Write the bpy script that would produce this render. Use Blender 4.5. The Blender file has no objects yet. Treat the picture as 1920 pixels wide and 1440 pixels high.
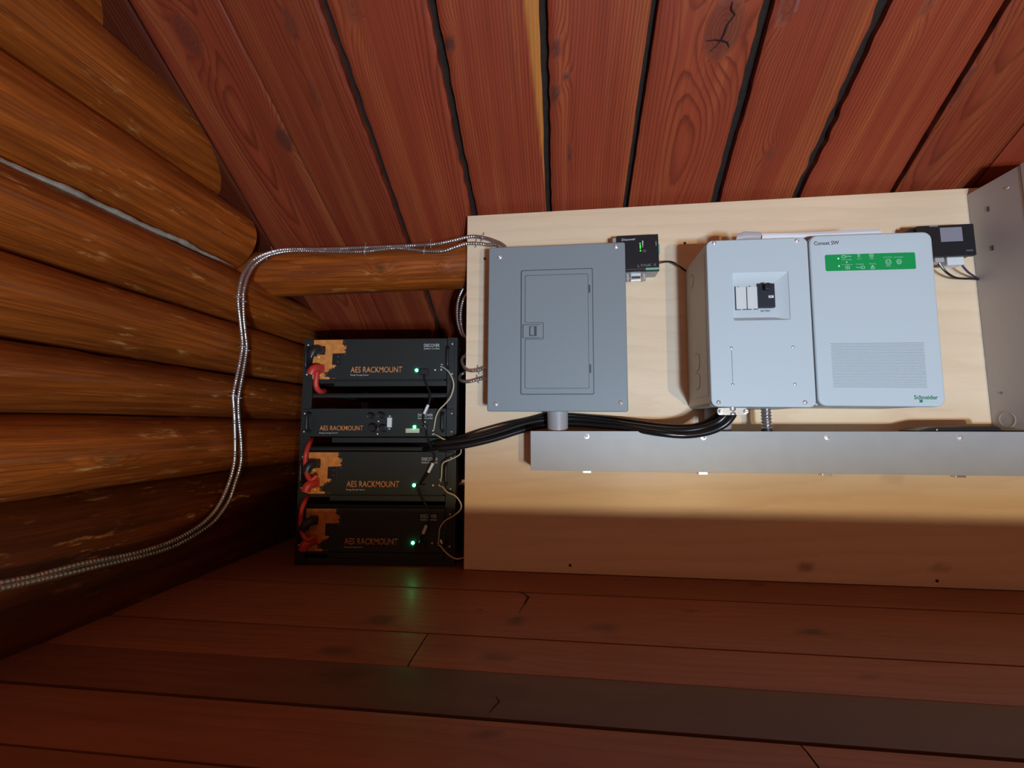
import bpy, bmesh, math, random
import numpy as np
from mathutils import Vector, Matrix
R = math.radians
rnd = random.Random(7)
scene = bpy.context.scene
col = scene.collection

# ------------------------------------------------------------------ camera
FPX, CAMH, PITCH, YAW = 800.0, 0.45, R(5.57), R(6.39)
cam = bpy.data.cameras.new('camera')
cam.sensor_width = 36.0
cam.lens = 36.0 * FPX / 1920.0
cam.clip_start = 0.02
camo = bpy.data.objects.new('camera', cam)
camo.location = (0, 0, CAMH)
camo.rotation_euler = (math.pi / 2 + PITCH, 0, YAW)
col.objects.link(camo)
scene.camera = camo

# ------------------------------------------------------------------ world, lights, exposure
scene.view_settings.view_transform = 'Standard'
scene.view_settings.look = 'None'
scene.view_settings.gamma = 1.0
scene.view_settings.use_curve_mapping = False
scene.view_settings.exposure = 0.0
w = bpy.data.worlds.new('world')
scene.world = w
w.use_nodes = True
bgn = w.node_tree.nodes['Background']
bgn.inputs[0].default_value = (1.0, 0.47, 0.28, 1)
bgn.inputs[1].default_value = 0.19


def lamp(name, loc, power, color, radius):
    l = bpy.data.lights.new(name, 'POINT')
    l.energy = power
    l.color = color
    l.shadow_soft_size = radius
    o = bpy.data.objects.new(name, l)
    o.location = loc
    col.objects.link(o)
    return o


# bulbs of the storey below, shining up past the edge of the loft floor
lamp('warm_bulb', (0.75, -1.65, -0.160), 62, (1.0, 0.78, 0.46), 0.012)
lamp('warm_bulb', (1.25, -1.65, -0.175), 80, (1.0, 0.78, 0.46), 0.012)
lamp('cool_lamp', (0.78, -1.65, -0.34), 300, (0.40, 0.67, 1.0), 0.14)

# ------------------------------------------------------------------ pixel geometry of the photograph (1920 x 1440)
fw = np.array([-math.sin(YAW) * math.cos(PITCH), math.cos(YAW) * math.cos(PITCH), math.sin(PITCH)])
rt = np.array([math.cos(YAW), math.sin(YAW), 0.0])
up = np.cross(rt, fw)
CP = np.array([0, 0, CAMH])


def ray(u, v):
    return fw + rt * (u - 960) / FPX - up * (v - 720) / FPX


def at(u, v, Y):
    d = ray(u, v)
    p = CP + d * Y / d[1]
    return Vector(p)


def atX(u, v, X):
    d = ray(u, v)
    return Vector(CP + d * X / d[0])


def on_plane(u, v, p, n):
    d = ray(u, v)
    n = np.array(n, float)
    return Vector(CP + d * (np.dot(np.array(p) - CP, n) / np.dot(d, n)))


CEIL_C, CEIL_T = 1.98, math.tan(R(30.26))


def on_ceil(u, v):
    return on_plane(u, v, (0, 0, CEIL_C), (0, CEIL_T, 1))


def on_floor(u, v):
    return on_plane(u, v, (0, 0, 0), (0, 0, 1))


RA = R(4.1)
RP0 = np.array([-0.6, 1.353, 0.0])
RU = np.array([math.cos(RA), math.sin(RA), 0])
RN = np.array([math.sin(RA), -math.cos(RA), 0])


def on_rack(u, v, off=0.0):
    """world point on the plane of the rack front, off metres in front of it"""
    return on_plane(u, v, RP0 + RN * off, RN)


# ------------------------------------------------------------------ materials
def newmat(name):
    m = bpy.data.materials.new(name)
    m.use_nodes = True
    nt = m.node_tree
    return m, nt, nt.nodes['Principled BSDF']


def N(nt, t, **kw):
    n = nt.nodes.new(t)
    for k, v in kw.items():
        setattr(n, k, v)
    return n


def rgb(c):
    return (c[0], c[1], c[2], 1)


def mixc(nt, fac, a, b, blend='MIX'):
    n = N(nt, 'ShaderNodeMix', data_type='RGBA', blend_type=blend)
    for sock, val in ((n.inputs[0], fac), (n.inputs[6], a), (n.inputs[7], b)):
        if isinstance(val, bpy.types.NodeSocket):
            nt.links.new(val, sock)
        else:
            sock.default_value = rgb(val) if isinstance(val, tuple) else val
    return n.outputs[2]


def mth(nt, op, a, b=None, clamp=False):
    n = N(nt, 'ShaderNodeMath', operation=op, use_clamp=clamp)
    for i, val in enumerate((a, b)):
        if val is None:
            continue
        if isinstance(val, bpy.types.NodeSocket):
            nt.links.new(val, n.inputs[i])
        else:
            n.inputs[i].default_value = val
    return n.outputs[0]


def ramp(nt, fac, stops):
    n = N(nt, 'ShaderNodeValToRGB')
    e = n.color_ramp.elements
    while len(e) < len(stops):
        e.new(0.5)
    for el, (p, c) in zip(e, stops):
        el.position = p
        el.color = rgb(c) if isinstance(c, tuple) else (c, c, c, 1)
    nt.links.new(fac, n.inputs[0])
    return n.outputs[0]


def plain(name, color, rough=0.5, metal=0.0, spec=0.5, noise=0.0, nscale=60.0, bump=0.0, coat=0.0):
    m, nt, b = newmat(name)
    b.inputs['Roughness'].default_value = rough
    b.inputs['Metallic'].default_value = metal
    b.inputs['Specular IOR Level'].default_value = spec
    b.inputs['Coat Weight'].default_value = coat
    tc = N(nt, 'ShaderNodeTexCoord')
    nz = N(nt, 'ShaderNodeTexNoise')
    nz.inputs['Scale'].default_value = nscale
    nz.inputs['Detail'].default_value = 4
    nt.links.new(tc.outputs['Object'], nz.inputs['Vector'])
    lo = tuple(max(0, c * (1 - noise)) for c in color)
    hi = tuple(min(1, c * (1 + noise)) for c in color)
    nt.links.new(mixc(nt, nz.outputs[0], lo, hi), b.inputs['Base Color'])
    if bump:
        bp = N(nt, 'ShaderNodeBump')
        bp.inputs['Strength'].default_value = bump
        bp.inputs['Distance'].default_value = 0.001
        nt.links.new(nz.outputs[0], bp.inputs['Height'])
        nt.links.new(bp.outputs[0], b.inputs['Normal'])
    return m


def emit(name, color, strength):
    m, nt, b = newmat(name)
    b.inputs['Base Color'].default_value = rgb((0.02, 0.05, 0.03))
    b.inputs['Emission Color'].default_value = rgb(color)
    b.inputs['Emission Strength'].default_value = strength
    return m


def wood(name, light, dark, knotc, sapc, freq, contrast, rough=0.5, coat=0.0, streak=0.35, tonev=0.35, bump=0.25, blotch=0.3, wear=None, band=None):
    """wood whose grain follows attributes on the mesh: ring (distance from the pith), tone, knot, sap, and wc (along, across, seed)"""
    m, nt, b = newmat(name)
    L = nt.links
    A = lambda n: N(nt, 'ShaderNodeAttribute', attribute_name=n)
    wc = A('wc').outputs['Vector']
    ring = A('ring').outputs['Fac']
    tone = A('tone').outputs['Fac']
    knot = A('knot').outputs['Fac']
    sap = A('sap').outputs['Fac']

    def noise(sc, scale, detail=3.0, rough_=0.55):
        mp = N(nt, 'ShaderNodeMapping')
        mp.inputs['Scale'].default_value = sc
        L.new(wc, mp.inputs[0])
        n = N(nt, 'ShaderNodeTexNoise')
        n.inputs['Scale'].default_value = scale
        n.inputs['Detail'].default_value = detail
        n.inputs['Roughness'].default_value = rough_
        L.new(mp.outputs[0], n.inputs['Vector'])
        return n.outputs[0]
    fine = noise((4, 260, 5), 1.0)
    med = noise((2.5, 34, 5), 1.0, 4)
    blo = noise((3.2, 9, 5), 1.0, 3)
    wob = noise((7, 30, 5), 1.0, 3)
    rv = mth(nt, 'ADD', mth(nt, 'MULTIPLY', ring, freq), mth(nt, 'MULTIPLY', wob, 0.9))
    fr = mth(nt, 'FRACT', rv)
    line = ramp(nt, fr, [(0.0, 0.15), (0.12, 0.0), (0.55, 0.12), (0.84, 0.85), (0.93, 1.0), (1.0, 0.15)])
    # how strongly the late-wood line shows varies over the board
    amp = ramp(nt, blo, [(0.3, 0.35), (0.65, 1.0)])
    linef = mth(nt, 'MULTIPLY', mth(nt, 'MULTIPLY', line, amp), contrast)
    base = light
    if band:
        bn = noise((0.9, 17, 5), 1.0, 3)
        base = mixc(nt, ramp(nt, bn, [(0.48, 0.0), (0.68, 0.8)]), light, band)
    c = mixc(nt, linef, base, dark)
    if wear:
        m2 = noise((7, 110, 5), 1.0, 4, 0.65)
        c = mixc(nt, ramp(nt, m2, [(0.50, 0.0), (0.68, 0.75)]), c, mixc(nt, 0.7, c, dark))
    st = ramp(nt, fine, [(0.3, 0.0), (0.7, 1.0)])
    c = mixc(nt, mth(nt, 'MULTIPLY', st, streak), c, mixc(nt, 0.75, c, dark))
    md = ramp(nt, med, [(0.42, 0.0), (0.7, 1.0)])
    c = mixc(nt, mth(nt, 'MULTIPLY', md, streak), c, mixc(nt, 0.8, c, dark))
    c = mixc(nt, sap, c, mixc(nt, mth(nt, 'MULTIPLY', linef, 0.4), sapc, light))
    # board tone and blotches
    tv = mth(nt, 'ADD', 1.0 - tonev * 0.5, mth(nt, 'MULTIPLY', tone, tonev))
    bl = mth(nt, 'ADD', 1.0 - blotch * 0.5, mth(nt, 'MULTIPLY', blo, blotch))
    k = N(nt, 'ShaderNodeVectorMath', operation='SCALE')
    L.new(c, k.inputs[0])
    L.new(mth(nt, 'MULTIPLY', tv, bl), k.inputs[3])
    c = mixc(nt, knot, k.outputs[0], mixc(nt, mth(nt, 'MULTIPLY', line, 0.6), knotc, dark))
    if wear:
        wn = noise((14, 55, 5), 1.0, 5, 0.6)
        wb = noise((5, 12, 9), 1.0, 2)
        wf = mth(nt, 'MULTIPLY', ramp(nt, wn, [(0.56, 0.0), (0.68, 1.0)]), ramp(nt, wb, [(0.50, 0.0), (0.62, 0.8)]))
        c = mixc(nt, wf, c, wear)
    L.new(c, b.inputs['Base Color'])
    b.inputs['Roughness'].default_value = rough
    b.inputs['Coat Weight'].default_value = coat
    b.inputs['Coat Roughness'].default_value = 0.25
    b.inputs['Specular IOR Level'].default_value = 0.35
    h = mth(nt, 'ADD', mth(nt, 'MULTIPLY', line, -0.4), mth(nt, 'MULTIPLY', fine, 0.6))
    bp = N(nt, 'ShaderNodeBump')
    bp.inputs['Strength'].default_value = bump
    bp.inputs['Distance'].default_value = 0.0012
    L.new(h, bp.inputs['Height'])
    L.new(bp.outputs[0], b.inputs['Normal'])
    return m


MAT = {}
MAT['ceiling'] = wood('stained_plank', (0.34, 0.056, 0.021), (0.115, 0.016, 0.007), (0.090, 0.027, 0.017), (0.50, 0.19, 0.035), 125, 0.8, 0.45, 0.10, band=(0.46, 0.115, 0.034))
MAT['log'] = wood('stained_log', (0.40, 0.092, 0.010), (0.11, 0.022, 0.003), (0.16, 0.055, 0.012), (0.4, 0.2, 0.05), 26, 0.55, 0.45, 0.10, streak=0.85, tonev=0.45, bump=0.6, blotch=0.95, wear=(0.55, 0.27, 0.085), band=(0.48, 0.125, 0.016))
MAT['floor'] = wood('floor_board', (0.33, 0.120, 0.056), (0.14, 0.044, 0.020), (0.06, 0.03, 0.02), (0.12, 0.075, 0.05), 60, 0.35, 0.48, 0.06, streak=0.3, tonev=0.5, bump=0.15, blotch=0.5)
MAT['ply'] = wood('plywood_face', (0.84, 0.66, 0.46), (0.68, 0.47, 0.28), (0.33, 0.17, 0.08), (0.6, 0.4, 0.2), 22, 0.35, 0.42, 0.08, streak=0.16, tonev=0.05, bump=0.06, blotch=0.22)
MAT['bark'] = plain('dark_gap', (0.019, 0.009, 0.005), 0.9, noise=0.7, nscale=90, bump=0.8)
MAT['chink'] = plain('grey_chinking', (0.30, 0.26, 0.21), 0.8, noise=0.5, nscale=70, bump=0.8)
MAT['greypaint'] = plain('grey_enamel', (0.228, 0.27, 0.292), 0.5, noise=0.03, nscale=300, bump=0.05)
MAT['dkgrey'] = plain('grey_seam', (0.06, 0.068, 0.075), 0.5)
MAT['trough'] = plain('galvanised_grey', (0.39, 0.41, 0.42), 0.5, metal=0.15, noise=0.08, nscale=25)
MAT['white'] = plain('white_enamel', (0.50, 0.58, 0.62), 0.5, noise=0.02, nscale=400, bump=0.05)
MAT['whiteside'] = plain('offwhite_case', (0.55, 0.52, 0.47), 0.45, noise=0.03)
MAT['beige'] = plain('beige_enamel', (0.50, 0.47, 0.46), 0.5, noise=0.03, nscale=300, bump=0.05)
MAT['breakerwhite'] = plain('white_blank', (0.66, 0.69, 0.69), 0.4)
MAT['black'] = plain('black_plastic', (0.012, 0.014, 0.018), 0.4, noise=0.1)
MAT['rackblack'] = plain('black_powder_coat', (0.016, 0.018, 0.018), 0.42, noise=0.15, nscale=300, bump=0.1)
MAT['facia'] = plain('charcoal_facia', (0.014, 0.021, 0.021), 0.42, noise=0.08, nscale=300, bump=0.05)
MAT['navy'] = plain('breaker_black', (0.014, 0.018, 0.035), 0.45)
MAT['cable'] = plain('black_rubber', (0.010, 0.010, 0.011), 0.26)
MAT['cream'] = plain('cream_wire', (0.58, 0.50, 0.34), 0.45)
MAT['red'] = plain('red_insulation', (0.50, 0.035, 0.025), 0.42)
MAT['steel'] = plain('steel', (0.80, 0.80, 0.80), 0.38, metal=0.75)
MAT['zinc'] = plain('zinc', (0.75, 0.78, 0.78), 0.25, metal=0.9, noise=0.1)
MAT['armor'] = plain('armoured_steel', (0.62, 0.60, 0.60), 0.30, metal=0.95)
MAT['pvc'] = plain('grey_pvc', (0.36, 0.36, 0.38), 0.4)
MAT['paper'] = plain('paper', (0.75, 0.75, 0.78), 0.7)
MAT['acetate'] = plain('grey_sleeve', (0.45, 0.42, 0.43), 0.25)
MAT['gatebody'] = plain('gateway_grey', (0.36, 0.33, 0.33), 0.45)
MAT['green'] = plain('green_label', (0.0, 0.30, 0.075), 0.4)
MAT['ltgreen'] = plain('light_green', (0.20, 0.50, 0.30), 0.45)
MAT['connector'] = plain('green_connector', (0.16, 0.45, 0.33), 0.4)
MAT['screen'] = plain('grey_screen', (0.25, 0.25, 0.31), 0.25, noise=0.05)
MAT['inkwhite'] = plain('white_ink', (0.62, 0.64, 0.66), 0.5)
MAT['inkgrey'] = plain('grey_ink', (0.20, 0.21, 0.22), 0.5)
MAT['inkdark'] = plain('dark_ink', (0.045, 0.05, 0.075), 0.5)
MAT['inkgreen'] = plain('green_ink', (0.01, 0.20, 0.10), 0.5)
MAT['inkmint'] = plain('pale_green_ink', (0.38, 0.68, 0.50), 0.5)
MAT['orange'] = plain('orange_ink', (0.62, 0.24, 0.08), 0.45, noise=0.15, nscale=40)
MAT['flame'] = plain('orange_print', (0.62, 0.235, 0.055), 0.42, noise=0.55, nscale=55)
MAT['label'] = plain('white_sleeve', (0.72, 0.74, 0.76), 0.5)
MAT['bigscrew'] = plain('dark_screw', (0.05, 0.035, 0.02), 0.5, metal=0.5)
MAT['led'] = emit('green_led', (0.02, 1.0, 0.28), 42)
MAT['ledsmall'] = emit('green_led_small', (0.05, 1.0, 0.06), 4.0)
MAT['ledpanel'] = emit('panel_led', (0.55, 1.0, 0.7), 0.9)
MAT['purple'] = plain('violet_wire', (0.05, 0.035, 0.09), 0.5)


# ------------------------------------------------------------------ mesh helpers
OFF = {}


class M:
    def __init__(s):
        s.bm = bmesh.new()
        s.mi = 0

    def face(s, vs):
        try:
            f = s.bm.faces.new(vs)
            f.material_index = s.mi
            return f
        except ValueError:
            return None

    def box(s, x0, x1, y0, y1, z0, z1, bev=0.0, seg=2):
        b2 = bmesh.new()
        v = [b2.verts.new(p) for p in ((x0, y0, z0), (x1, y0, z0), (x1, y1, z0), (x0, y1, z0), (x0, y0, z1), (x1, y0, z1), (x1, y1, z1), (x0, y1, z1))]
        for q in ((0, 3, 2, 1), (4, 5, 6, 7), (0, 1, 5, 4), (1, 2, 6, 5), (2, 3, 7, 6), (3, 0, 4, 7)):
            b2.faces.new([v[i] for i in q])
        if bev > 0:
            bmesh.ops.bevel(b2, geom=list(b2.edges), offset=bev, segments=seg, profile=0.5, affect='EDGES')
        s.merge(b2)
        return s

    def merge(s, b2, mat=None):
        b2.verts.index_update()
        vm = [s.bm.verts.new(mat @ v.co if mat else v.co) for v in b2.verts]
        for f in b2.faces:
            s.face([vm[v.index] for v in f.verts])
        b2.free()

    def loft(s, loops, cap0=True, cap1=True):
        """loops: lists of points with equal counts"""
        prev = None
        first = None
        for lp in loops:
            vs = [s.bm.verts.new(p) for p in lp]
            if prev:
                n = len(vs)
                for i in range(n):
                    s.face((prev[i], prev[(i + 1) % n], vs[(i + 1) % n], vs[i]))
            else:
                first = vs
            prev = vs
        if cap0:
            s.face(list(reversed(first)))
        if cap1:
            s.face(prev)
        return s

    def plate(s, x0, x1, z0, z1, y0, y1, r=0.002, bev=0.001, extra=()):
        """slab facing -Y, front at y0, back at y1, rounded corners r, soft front edge; extra = further loops (x0,x1,z0,z1,r,y)"""
        L = [rr(x0, x1, z0, z1, r, y1), rr(x0, x1, z0, z1, r, y0 + bev)]
        for a in (0.35, 0.7, 1.0):
            k = bev * (1 - math.cos(a * math.pi / 2))
            q = bev * math.sin(a * math.pi / 2)
            L.append(rr(x0 + k, x1 - k, z0 + k, z1 - k, max(r - k, 0.0002), y0 + bev - q))
        for e in extra:
            L.append(rr(*e))
        return s.loft(L)

    def cyl(s, p0, p1, r0, r1=None, n=16, bev=0.0):
        p0, p1 = Vector(p0), Vector(p1)
        r1 = r0 if r1 is None else r1
        d = (p1 - p0)
        ln = d.length
        d.normalize()
        prof = [(0, r0), (ln, r1)]
        if bev:
            prof = [(0, r0 - bev), (bev, r0), (ln - bev, r1), (ln, r1 - bev)]
        return s.lathe(p0, d, prof, n)

    def lathe(s, p, d, prof, n=16):
        p, d = Vector(p), Vector(d).normalized()
        a = d.orthogonal().normalized()
        b = d.cross(a)
        L = [[p + d * h + (a * math.cos(2 * math.pi * i / n) + b * math.sin(2 * math.pi * i / n)) * max(r, 1e-5) for i in range(n)] for h, r in prof]
        return s.loft(L)

    def dome(s, p, d, r, h, n=14):
        return s.lathe(p, d, [(0, r)] + [(h * math.sin(t), r * math.cos(t)) for t in (0.35, 0.7, 1.05, 1.35)], n)

    def tube(s, pts, r, n=10, mod=None, close=True):
        P = [Vector(p) for p in pts]
        T = []
        for i in range(len(P)):
            t = P[min(i + 1, len(P) - 1)] - P[max(i - 1, 0)]
            T.append(t.normalized())
        a = T[0].orthogonal().normalized()
        L = []
        for i, (p, t) in enumerate(zip(P, T)):
            a = (a - t * a.dot(t)).normalized()
            b = t.cross(a)
            ri = (r[i] if isinstance(r, (list, tuple)) else r) * (mod(i) if mod else 1.0)
            L.append([p + (a * math.cos(2 * math.pi * k / n) + b * math.sin(2 * math.pi * k / n)) * ri for k in range(n)])
        return s.loft(L, close, close)

    def poly(s, pts, y0, y1):
        """outline in x,z extruded from y0 (front) to y1"""
        a = [s.bm.verts.new((x, y0, z)) for x, z in pts]
        b = [s.bm.verts.new((x, y1, z)) for x, z in pts]
        n = len(pts)
        s.face(a)
        s.face(list(reversed(b)))
        for i in range(n):
            s.face((a[i], b[i], b[(i + 1) % n], a[(i + 1) % n]))
        return s

    def build(s, name, mat, parent=None, smooth=True, angle=38):
        me = bpy.data.meshes.new(name)
        off = OFF.get(parent.name) if parent else None
        if off:
            bmesh.ops.translate(s.bm, verts=list(s.bm.verts), vec=-Vector(off))
        bmesh.ops.recalc_face_normals(s.bm, faces=list(s.bm.faces))
        s.bm.to_mesh(me)
        s.bm.free()
        for m in (mat if isinstance(mat, (list, tuple)) else [mat]):
            me.materials.append(MAT[m] if isinstance(m, str) else m)
        if smooth:
            me.shade_smooth()
            me.set_sharp_from_angle(angle=R(angle))
        o = link(name, me, parent)
        if smooth and len(me.polygons) < 4000:
            w_ = o.modifiers.new('weighted_normals', 'WEIGHTED_NORMAL')
            w_.keep_sharp = True
            w_.weight = 80
        return o


def link(name, me, parent=None):
    o = bpy.data.objects.new(name, me)
    col.objects.link(o)
    if parent:
        o.parent = parent
        if parent.name in OFF:
            OFF[o.name] = OFF[parent.name]
    return o


def rr(x0, x1, z0, z1, r, y, n=5):
    """rounded rectangle loop in the x,z plane at depth y"""
    P = []
    for cx, cz, a0 in ((x1 - r, z1 - r, 0), (x0 + r, z1 - r, 90), (x0 + r, z0 + r, 180), (x1 - r, z0 + r, 270)):
        for i in range(n + 1):
            a = R(a0 + 90 * i / n)
            P.append(Vector((cx + r * math.cos(a), y, cz + r * math.sin(a))))
    return P


def thing(name, label, cat, loc=(0, 0, 0), group=None, local=False):
    o = bpy.data.objects.new(name, None)
    o.empty_display_size = 0.03
    col.objects.link(o)
    o.location = loc
    if not local:
        OFF[o.name] = tuple(loc)
    return tag(o, label, cat, group)


def tag(o, label, cat, group=None):
    o['label'] = label
    o['category'] = cat
    if group:
        o['group'] = group
    return o


def structure(o):
    o['kind'] = 'structure'
    return o


def dup(o, parent=None):
    c = o.copy()
    col.objects.link(c)
    if parent:
        c.parent = parent
    for ch in list(o.children):
        dup(ch, c)
    return c


def text(name, body, mat, parent, x0, x1, z, h, y, bold=0.0, slope=0.0, thick=0.0003, local=False):
    """lettering of cap height h from x0 to x1 on a face that looks towards -Y at depth y"""
    cu = bpy.data.curves.new('lettering', 'FONT')
    cu.body = body
    cu.size = 1.0
    cu.extrude = 0.0
    cu.offset = bold
    cu.resolution_u = 3
    to = bpy.data.objects.new('lettering', cu)
    col.objects.link(to)
    bpy.context.view_layer.update()
    me = bpy.data.meshes.new_from_object(to.evaluated_get(bpy.context.evaluated_depsgraph_get()))
    bpy.data.objects.remove(to)
    xs = [v.co.x for v in me.vertices]
    lo, hi = min(xs), max(xs)
    cap = 0.70
    bm = bmesh.new()
    bm.from_mesh(me)
    bpy.data.meshes.remove(me)
    off = Vector((0, 0, 0)) if local else Vector(OFF.get(parent.name, (0, 0, 0)))
    for v in bm.verts:
        x = x0 + (v.co.x - lo) / (hi - lo) * (x1 - x0)
        zz = z + v.co.y / cap * h + slope * (x - x0)
        v.co = Vector((x, y, zz)) - off
    me = bpy.data.meshes.new(name)
    ex = bmesh.ops.extrude_face_region(bm, geom=list(bm.faces))
    bmesh.ops.translate(bm, verts=[g for g in ex['geom'] if isinstance(g, bmesh.types.BMVert)], vec=(0, thick, 0))
    bm.to_mesh(me)
    bm.free()
    me.materials.append(MAT[mat])
    return link(name, me, parent)


def spline(pts, step=0.004):
    """Catmull-Rom through points, resampled at an even step"""
    P = [Vector(p) for p in pts]
    P = [P[0] * 2 - P[1]] + P + [P[-1] * 2 - P[-2]]
    out = []
    for i in range(1, len(P) - 2):
        p0, p1, p2, p3 = P[i - 1:i + 3]
        n = max(3, int((p2 - p1).length / 0.002))
        for k in range(n):
            t = k / n
            out.append(0.5 * ((2 * p1) + (p2 - p0) * t + (2 * p0 - 5 * p1 + 4 * p2 - p3) * t * t + (3 * p1 - p0 - 3 * p2 + p3) * t ** 3))
    out.append(P[-2])
    res = [out[0]]
    acc = 0
    for a, b in zip(out, out[1:]):
        acc += (b - a).length
        if acc >= step:
            res.append(b)
            acc = 0
    res.append(out[-1])
    return res


def screw(m, p, d, r, h=None):
    """round screw head with a dished cross recess"""
    h = h or r * 0.45
    m.lathe(p, d, [(0, r), (h * 0.45, r * 0.97), (h * 0.8, r * 0.78), (h, r * 0.45), (h * 0.75, r * 0.28), (h * 0.5, r * 0.05)], 14)


# ------------------------------------------------------------------ wood boards
def lownoise(seed, n=5, f0=0.6, f1=5.0):
    r = random.Random(seed)
    w_ = [(r.uniform(f0, f1), r.uniform(0, 6.28), r.uniform(0.4, 1)) for _ in range(n)]
    tot = sum(a for _, _, a in w_)
    return lambda x: sum(a * np.sin(f * x * 2 + p) for f, p, a in w_) / tot


def ring_field(S, T, seed, style, knots):
    """distance-from-pith field over a sawn face; S along, T across (metres); knots: (s, t, rs, rt, depth)"""
    r = random.Random(seed)
    n1, n2 = lownoise(seed + 1), lownoise(seed + 2)
    t0, d, tilt = style
    tt = T - t0 - 0.012 * n1(S)
    dd = d + tilt * S + 0.010 * n2(S)
    F = np.sqrt(tt ** 2 + dd ** 2)
    K = np.zeros_like(F)
    for (ks, kt, rs, rt_, dep) in knots:
        e = np.sqrt(((S - ks) / rs) ** 2 + ((T - kt) / rt_) ** 2)
        F = F + 0.05 * (rt_ / 0.03) * np.exp(-((S - ks) / (rs * 2.6)) ** 2 - ((T - kt) / (rt_ * 1.9)) ** 2)
        inside = np.clip((1.05 - e) / 0.18, 0, 1)
        F = F * (1 - inside) + inside * (e * rt_ * 1.0)
        K = np.maximum(K, np.clip((1.12 - e) / 0.2, 0, 1) * dep)
    return F, K


def attrs(me, ring, tone, knot, sap, wc):
    for nm, arr in (('ring', ring), ('tone', tone), ('knot', knot), ('sap', sap)):
        a = me.attributes.new(nm, 'FLOAT', 'POINT')
        a.data.foreach_set('value', np.asarray(arr, np.float32).ravel())
    a = me.attributes.new('wc', 'FLOAT_VECTOR', 'POINT')
    a.data.foreach_set('vector', np.asarray(wc, np.float32).ravel())


class Boards:
    """collects boards (top grid + edges) into one mesh with grain attributes"""

    def __init__(s):
        s.v, s.f, s.a, s.w = [], [], [], []
        s.n = 0

    def board(s, s0, s1, e0, e1, place, ds, dt, seed, style, knots, tone, thick, sapfun=None, cup=0.0):
        """e0, e1: functions of s giving the two long edges; place(S,T,D) -> world"""
        ns = int((s1 - s0) / ds) + 2
        S1 = np.linspace(s0, s1, ns)
        A0, A1 = e0(S1), e1(S1)
        nt_ = max(4, int((A1 - A0).mean() / dt) + 1)
        q = np.linspace(0, 1, nt_)
        S = np.repeat(S1[:, None], nt_, 1)
        T = A0[:, None] + (A1 - A0)[:, None] * q[None]
        F, K = ring_field(S, T, seed, style, knots)
        sap = sapfun(S, T) if sapfun else np.zeros_like(F)
        # edge profile: rounded arris then the side
        D = np.zeros_like(F)
        ed = np.minimum(T - A0[:, None], A1[:, None] - T)
        D = 0.004 * np.clip(1 - ed / 0.006, 0, 1) ** 2
        cols = [(S[:, :1], T[:, :1], D[:, :1] + thick)] + [(S, T, D)] + [(S[:, -1:], T[:, -1:], D[:, -1:] + thick)]
        SS = np.concatenate([c[0] for c in cols], 1)
        TT = np.concatenate([c[1] for c in cols], 1)
        DD = np.concatenate([c[2] for c in cols], 1)
        pad = lambda Z: np.concatenate([Z[:, :1], Z, Z[:, -1:]], 1)
        X = place(SS, TT, DD)
        m = nt_ + 2
        s.v.append(np.stack(X, -1).reshape(-1, 3))
        idx = (np.arange(ns - 1)[:, None] * m + np.arange(m - 1)[None]).ravel() + s.n
        s.f.append(np.stack([idx, idx + 1, idx + m + 1, idx + m], -1))
        s.a.append(np.stack([pad(F).ravel(), np.full(ns * m, tone), pad(K).ravel(), pad(sap).ravel()], -1))
        s.w.append(np.stack([SS.ravel(), TT.ravel(), np.full(ns * m, seed * 3.7)], -1))
        s.n += ns * m

    def build(s, name, mat, extra=None, flip=False, parent=None):
        V = np.concatenate(s.v)
        Fc = np.concatenate(s.f)
        if flip:
            Fc = Fc[:, ::-1]
        A = np.concatenate(s.a)
        W = np.concatenate(s.w)
        mats = np.zeros(len(Fc), int)
        if extra:  # (verts, faces, material index 1)
            ev, ef = extra
            Fc = np.concatenate([Fc, np.array(ef) + len(V)])
            V = np.concatenate([V, np.array(ev, float)])
            A = np.concatenate([A, np.zeros((len(ev), 4))])
            W = np.concatenate([W, np.zeros((len(ev), 3))])
            mats = np.concatenate([mats, np.ones(len(ef), int)])
        me = bpy.data.meshes.new(name)
        me.from_pydata(V.tolist(), [], Fc.tolist())
        me.materials.append(MAT[mat])
        me.materials.append(MAT['bark'])
        me.polygons.foreach_set('material_index', mats.astype(np.int32))
        attrs(me, A[:, 0], A[:, 1], A[:, 2], A[:, 3], W)
        me.shade_smooth()
        me.set_sharp_from_angle(angle=R(40))
        return link(name, me, parent)


def box_vf(x0, x1, y0, y1, z0, z1):
    v = [(x0, y0, z0), (x1, y0, z0), (x1, y1, z0), (x0, y1, z0), (x0, y0, z1), (x1, y0, z1), (x1, y1, z1), (x0, y1, z1)]
    f = [(0, 3, 2, 1), (4, 5, 6, 7), (0, 1, 5, 4), (1, 2, 6, 5), (2, 3, 7, 6), (3, 0, 4, 7)]
    return v, f


def strips(on, lines, n, lift):
    v, f = [], []
    for ln in lines:
        P = [on(u, v_) for u, v_, _ in ln]
        k = len(v)
        for i, p in enumerate(P):
            t = (P[min(i + 1, len(P) - 1)] - P[max(i - 1, 0)]).normalized()
            s_ = t.cross(Vector(n)).normalized() * ln[i][2]
            v += [tuple(p + s_ + Vector(n) * lift), tuple(p - s_ + Vector(n) * lift)]
        f += [(k + 2 * i, k + 2 * i + 1, k + 2 * i + 3, k + 2 * i + 2) for i in range(len(P) - 1)]
    return v, f


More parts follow.
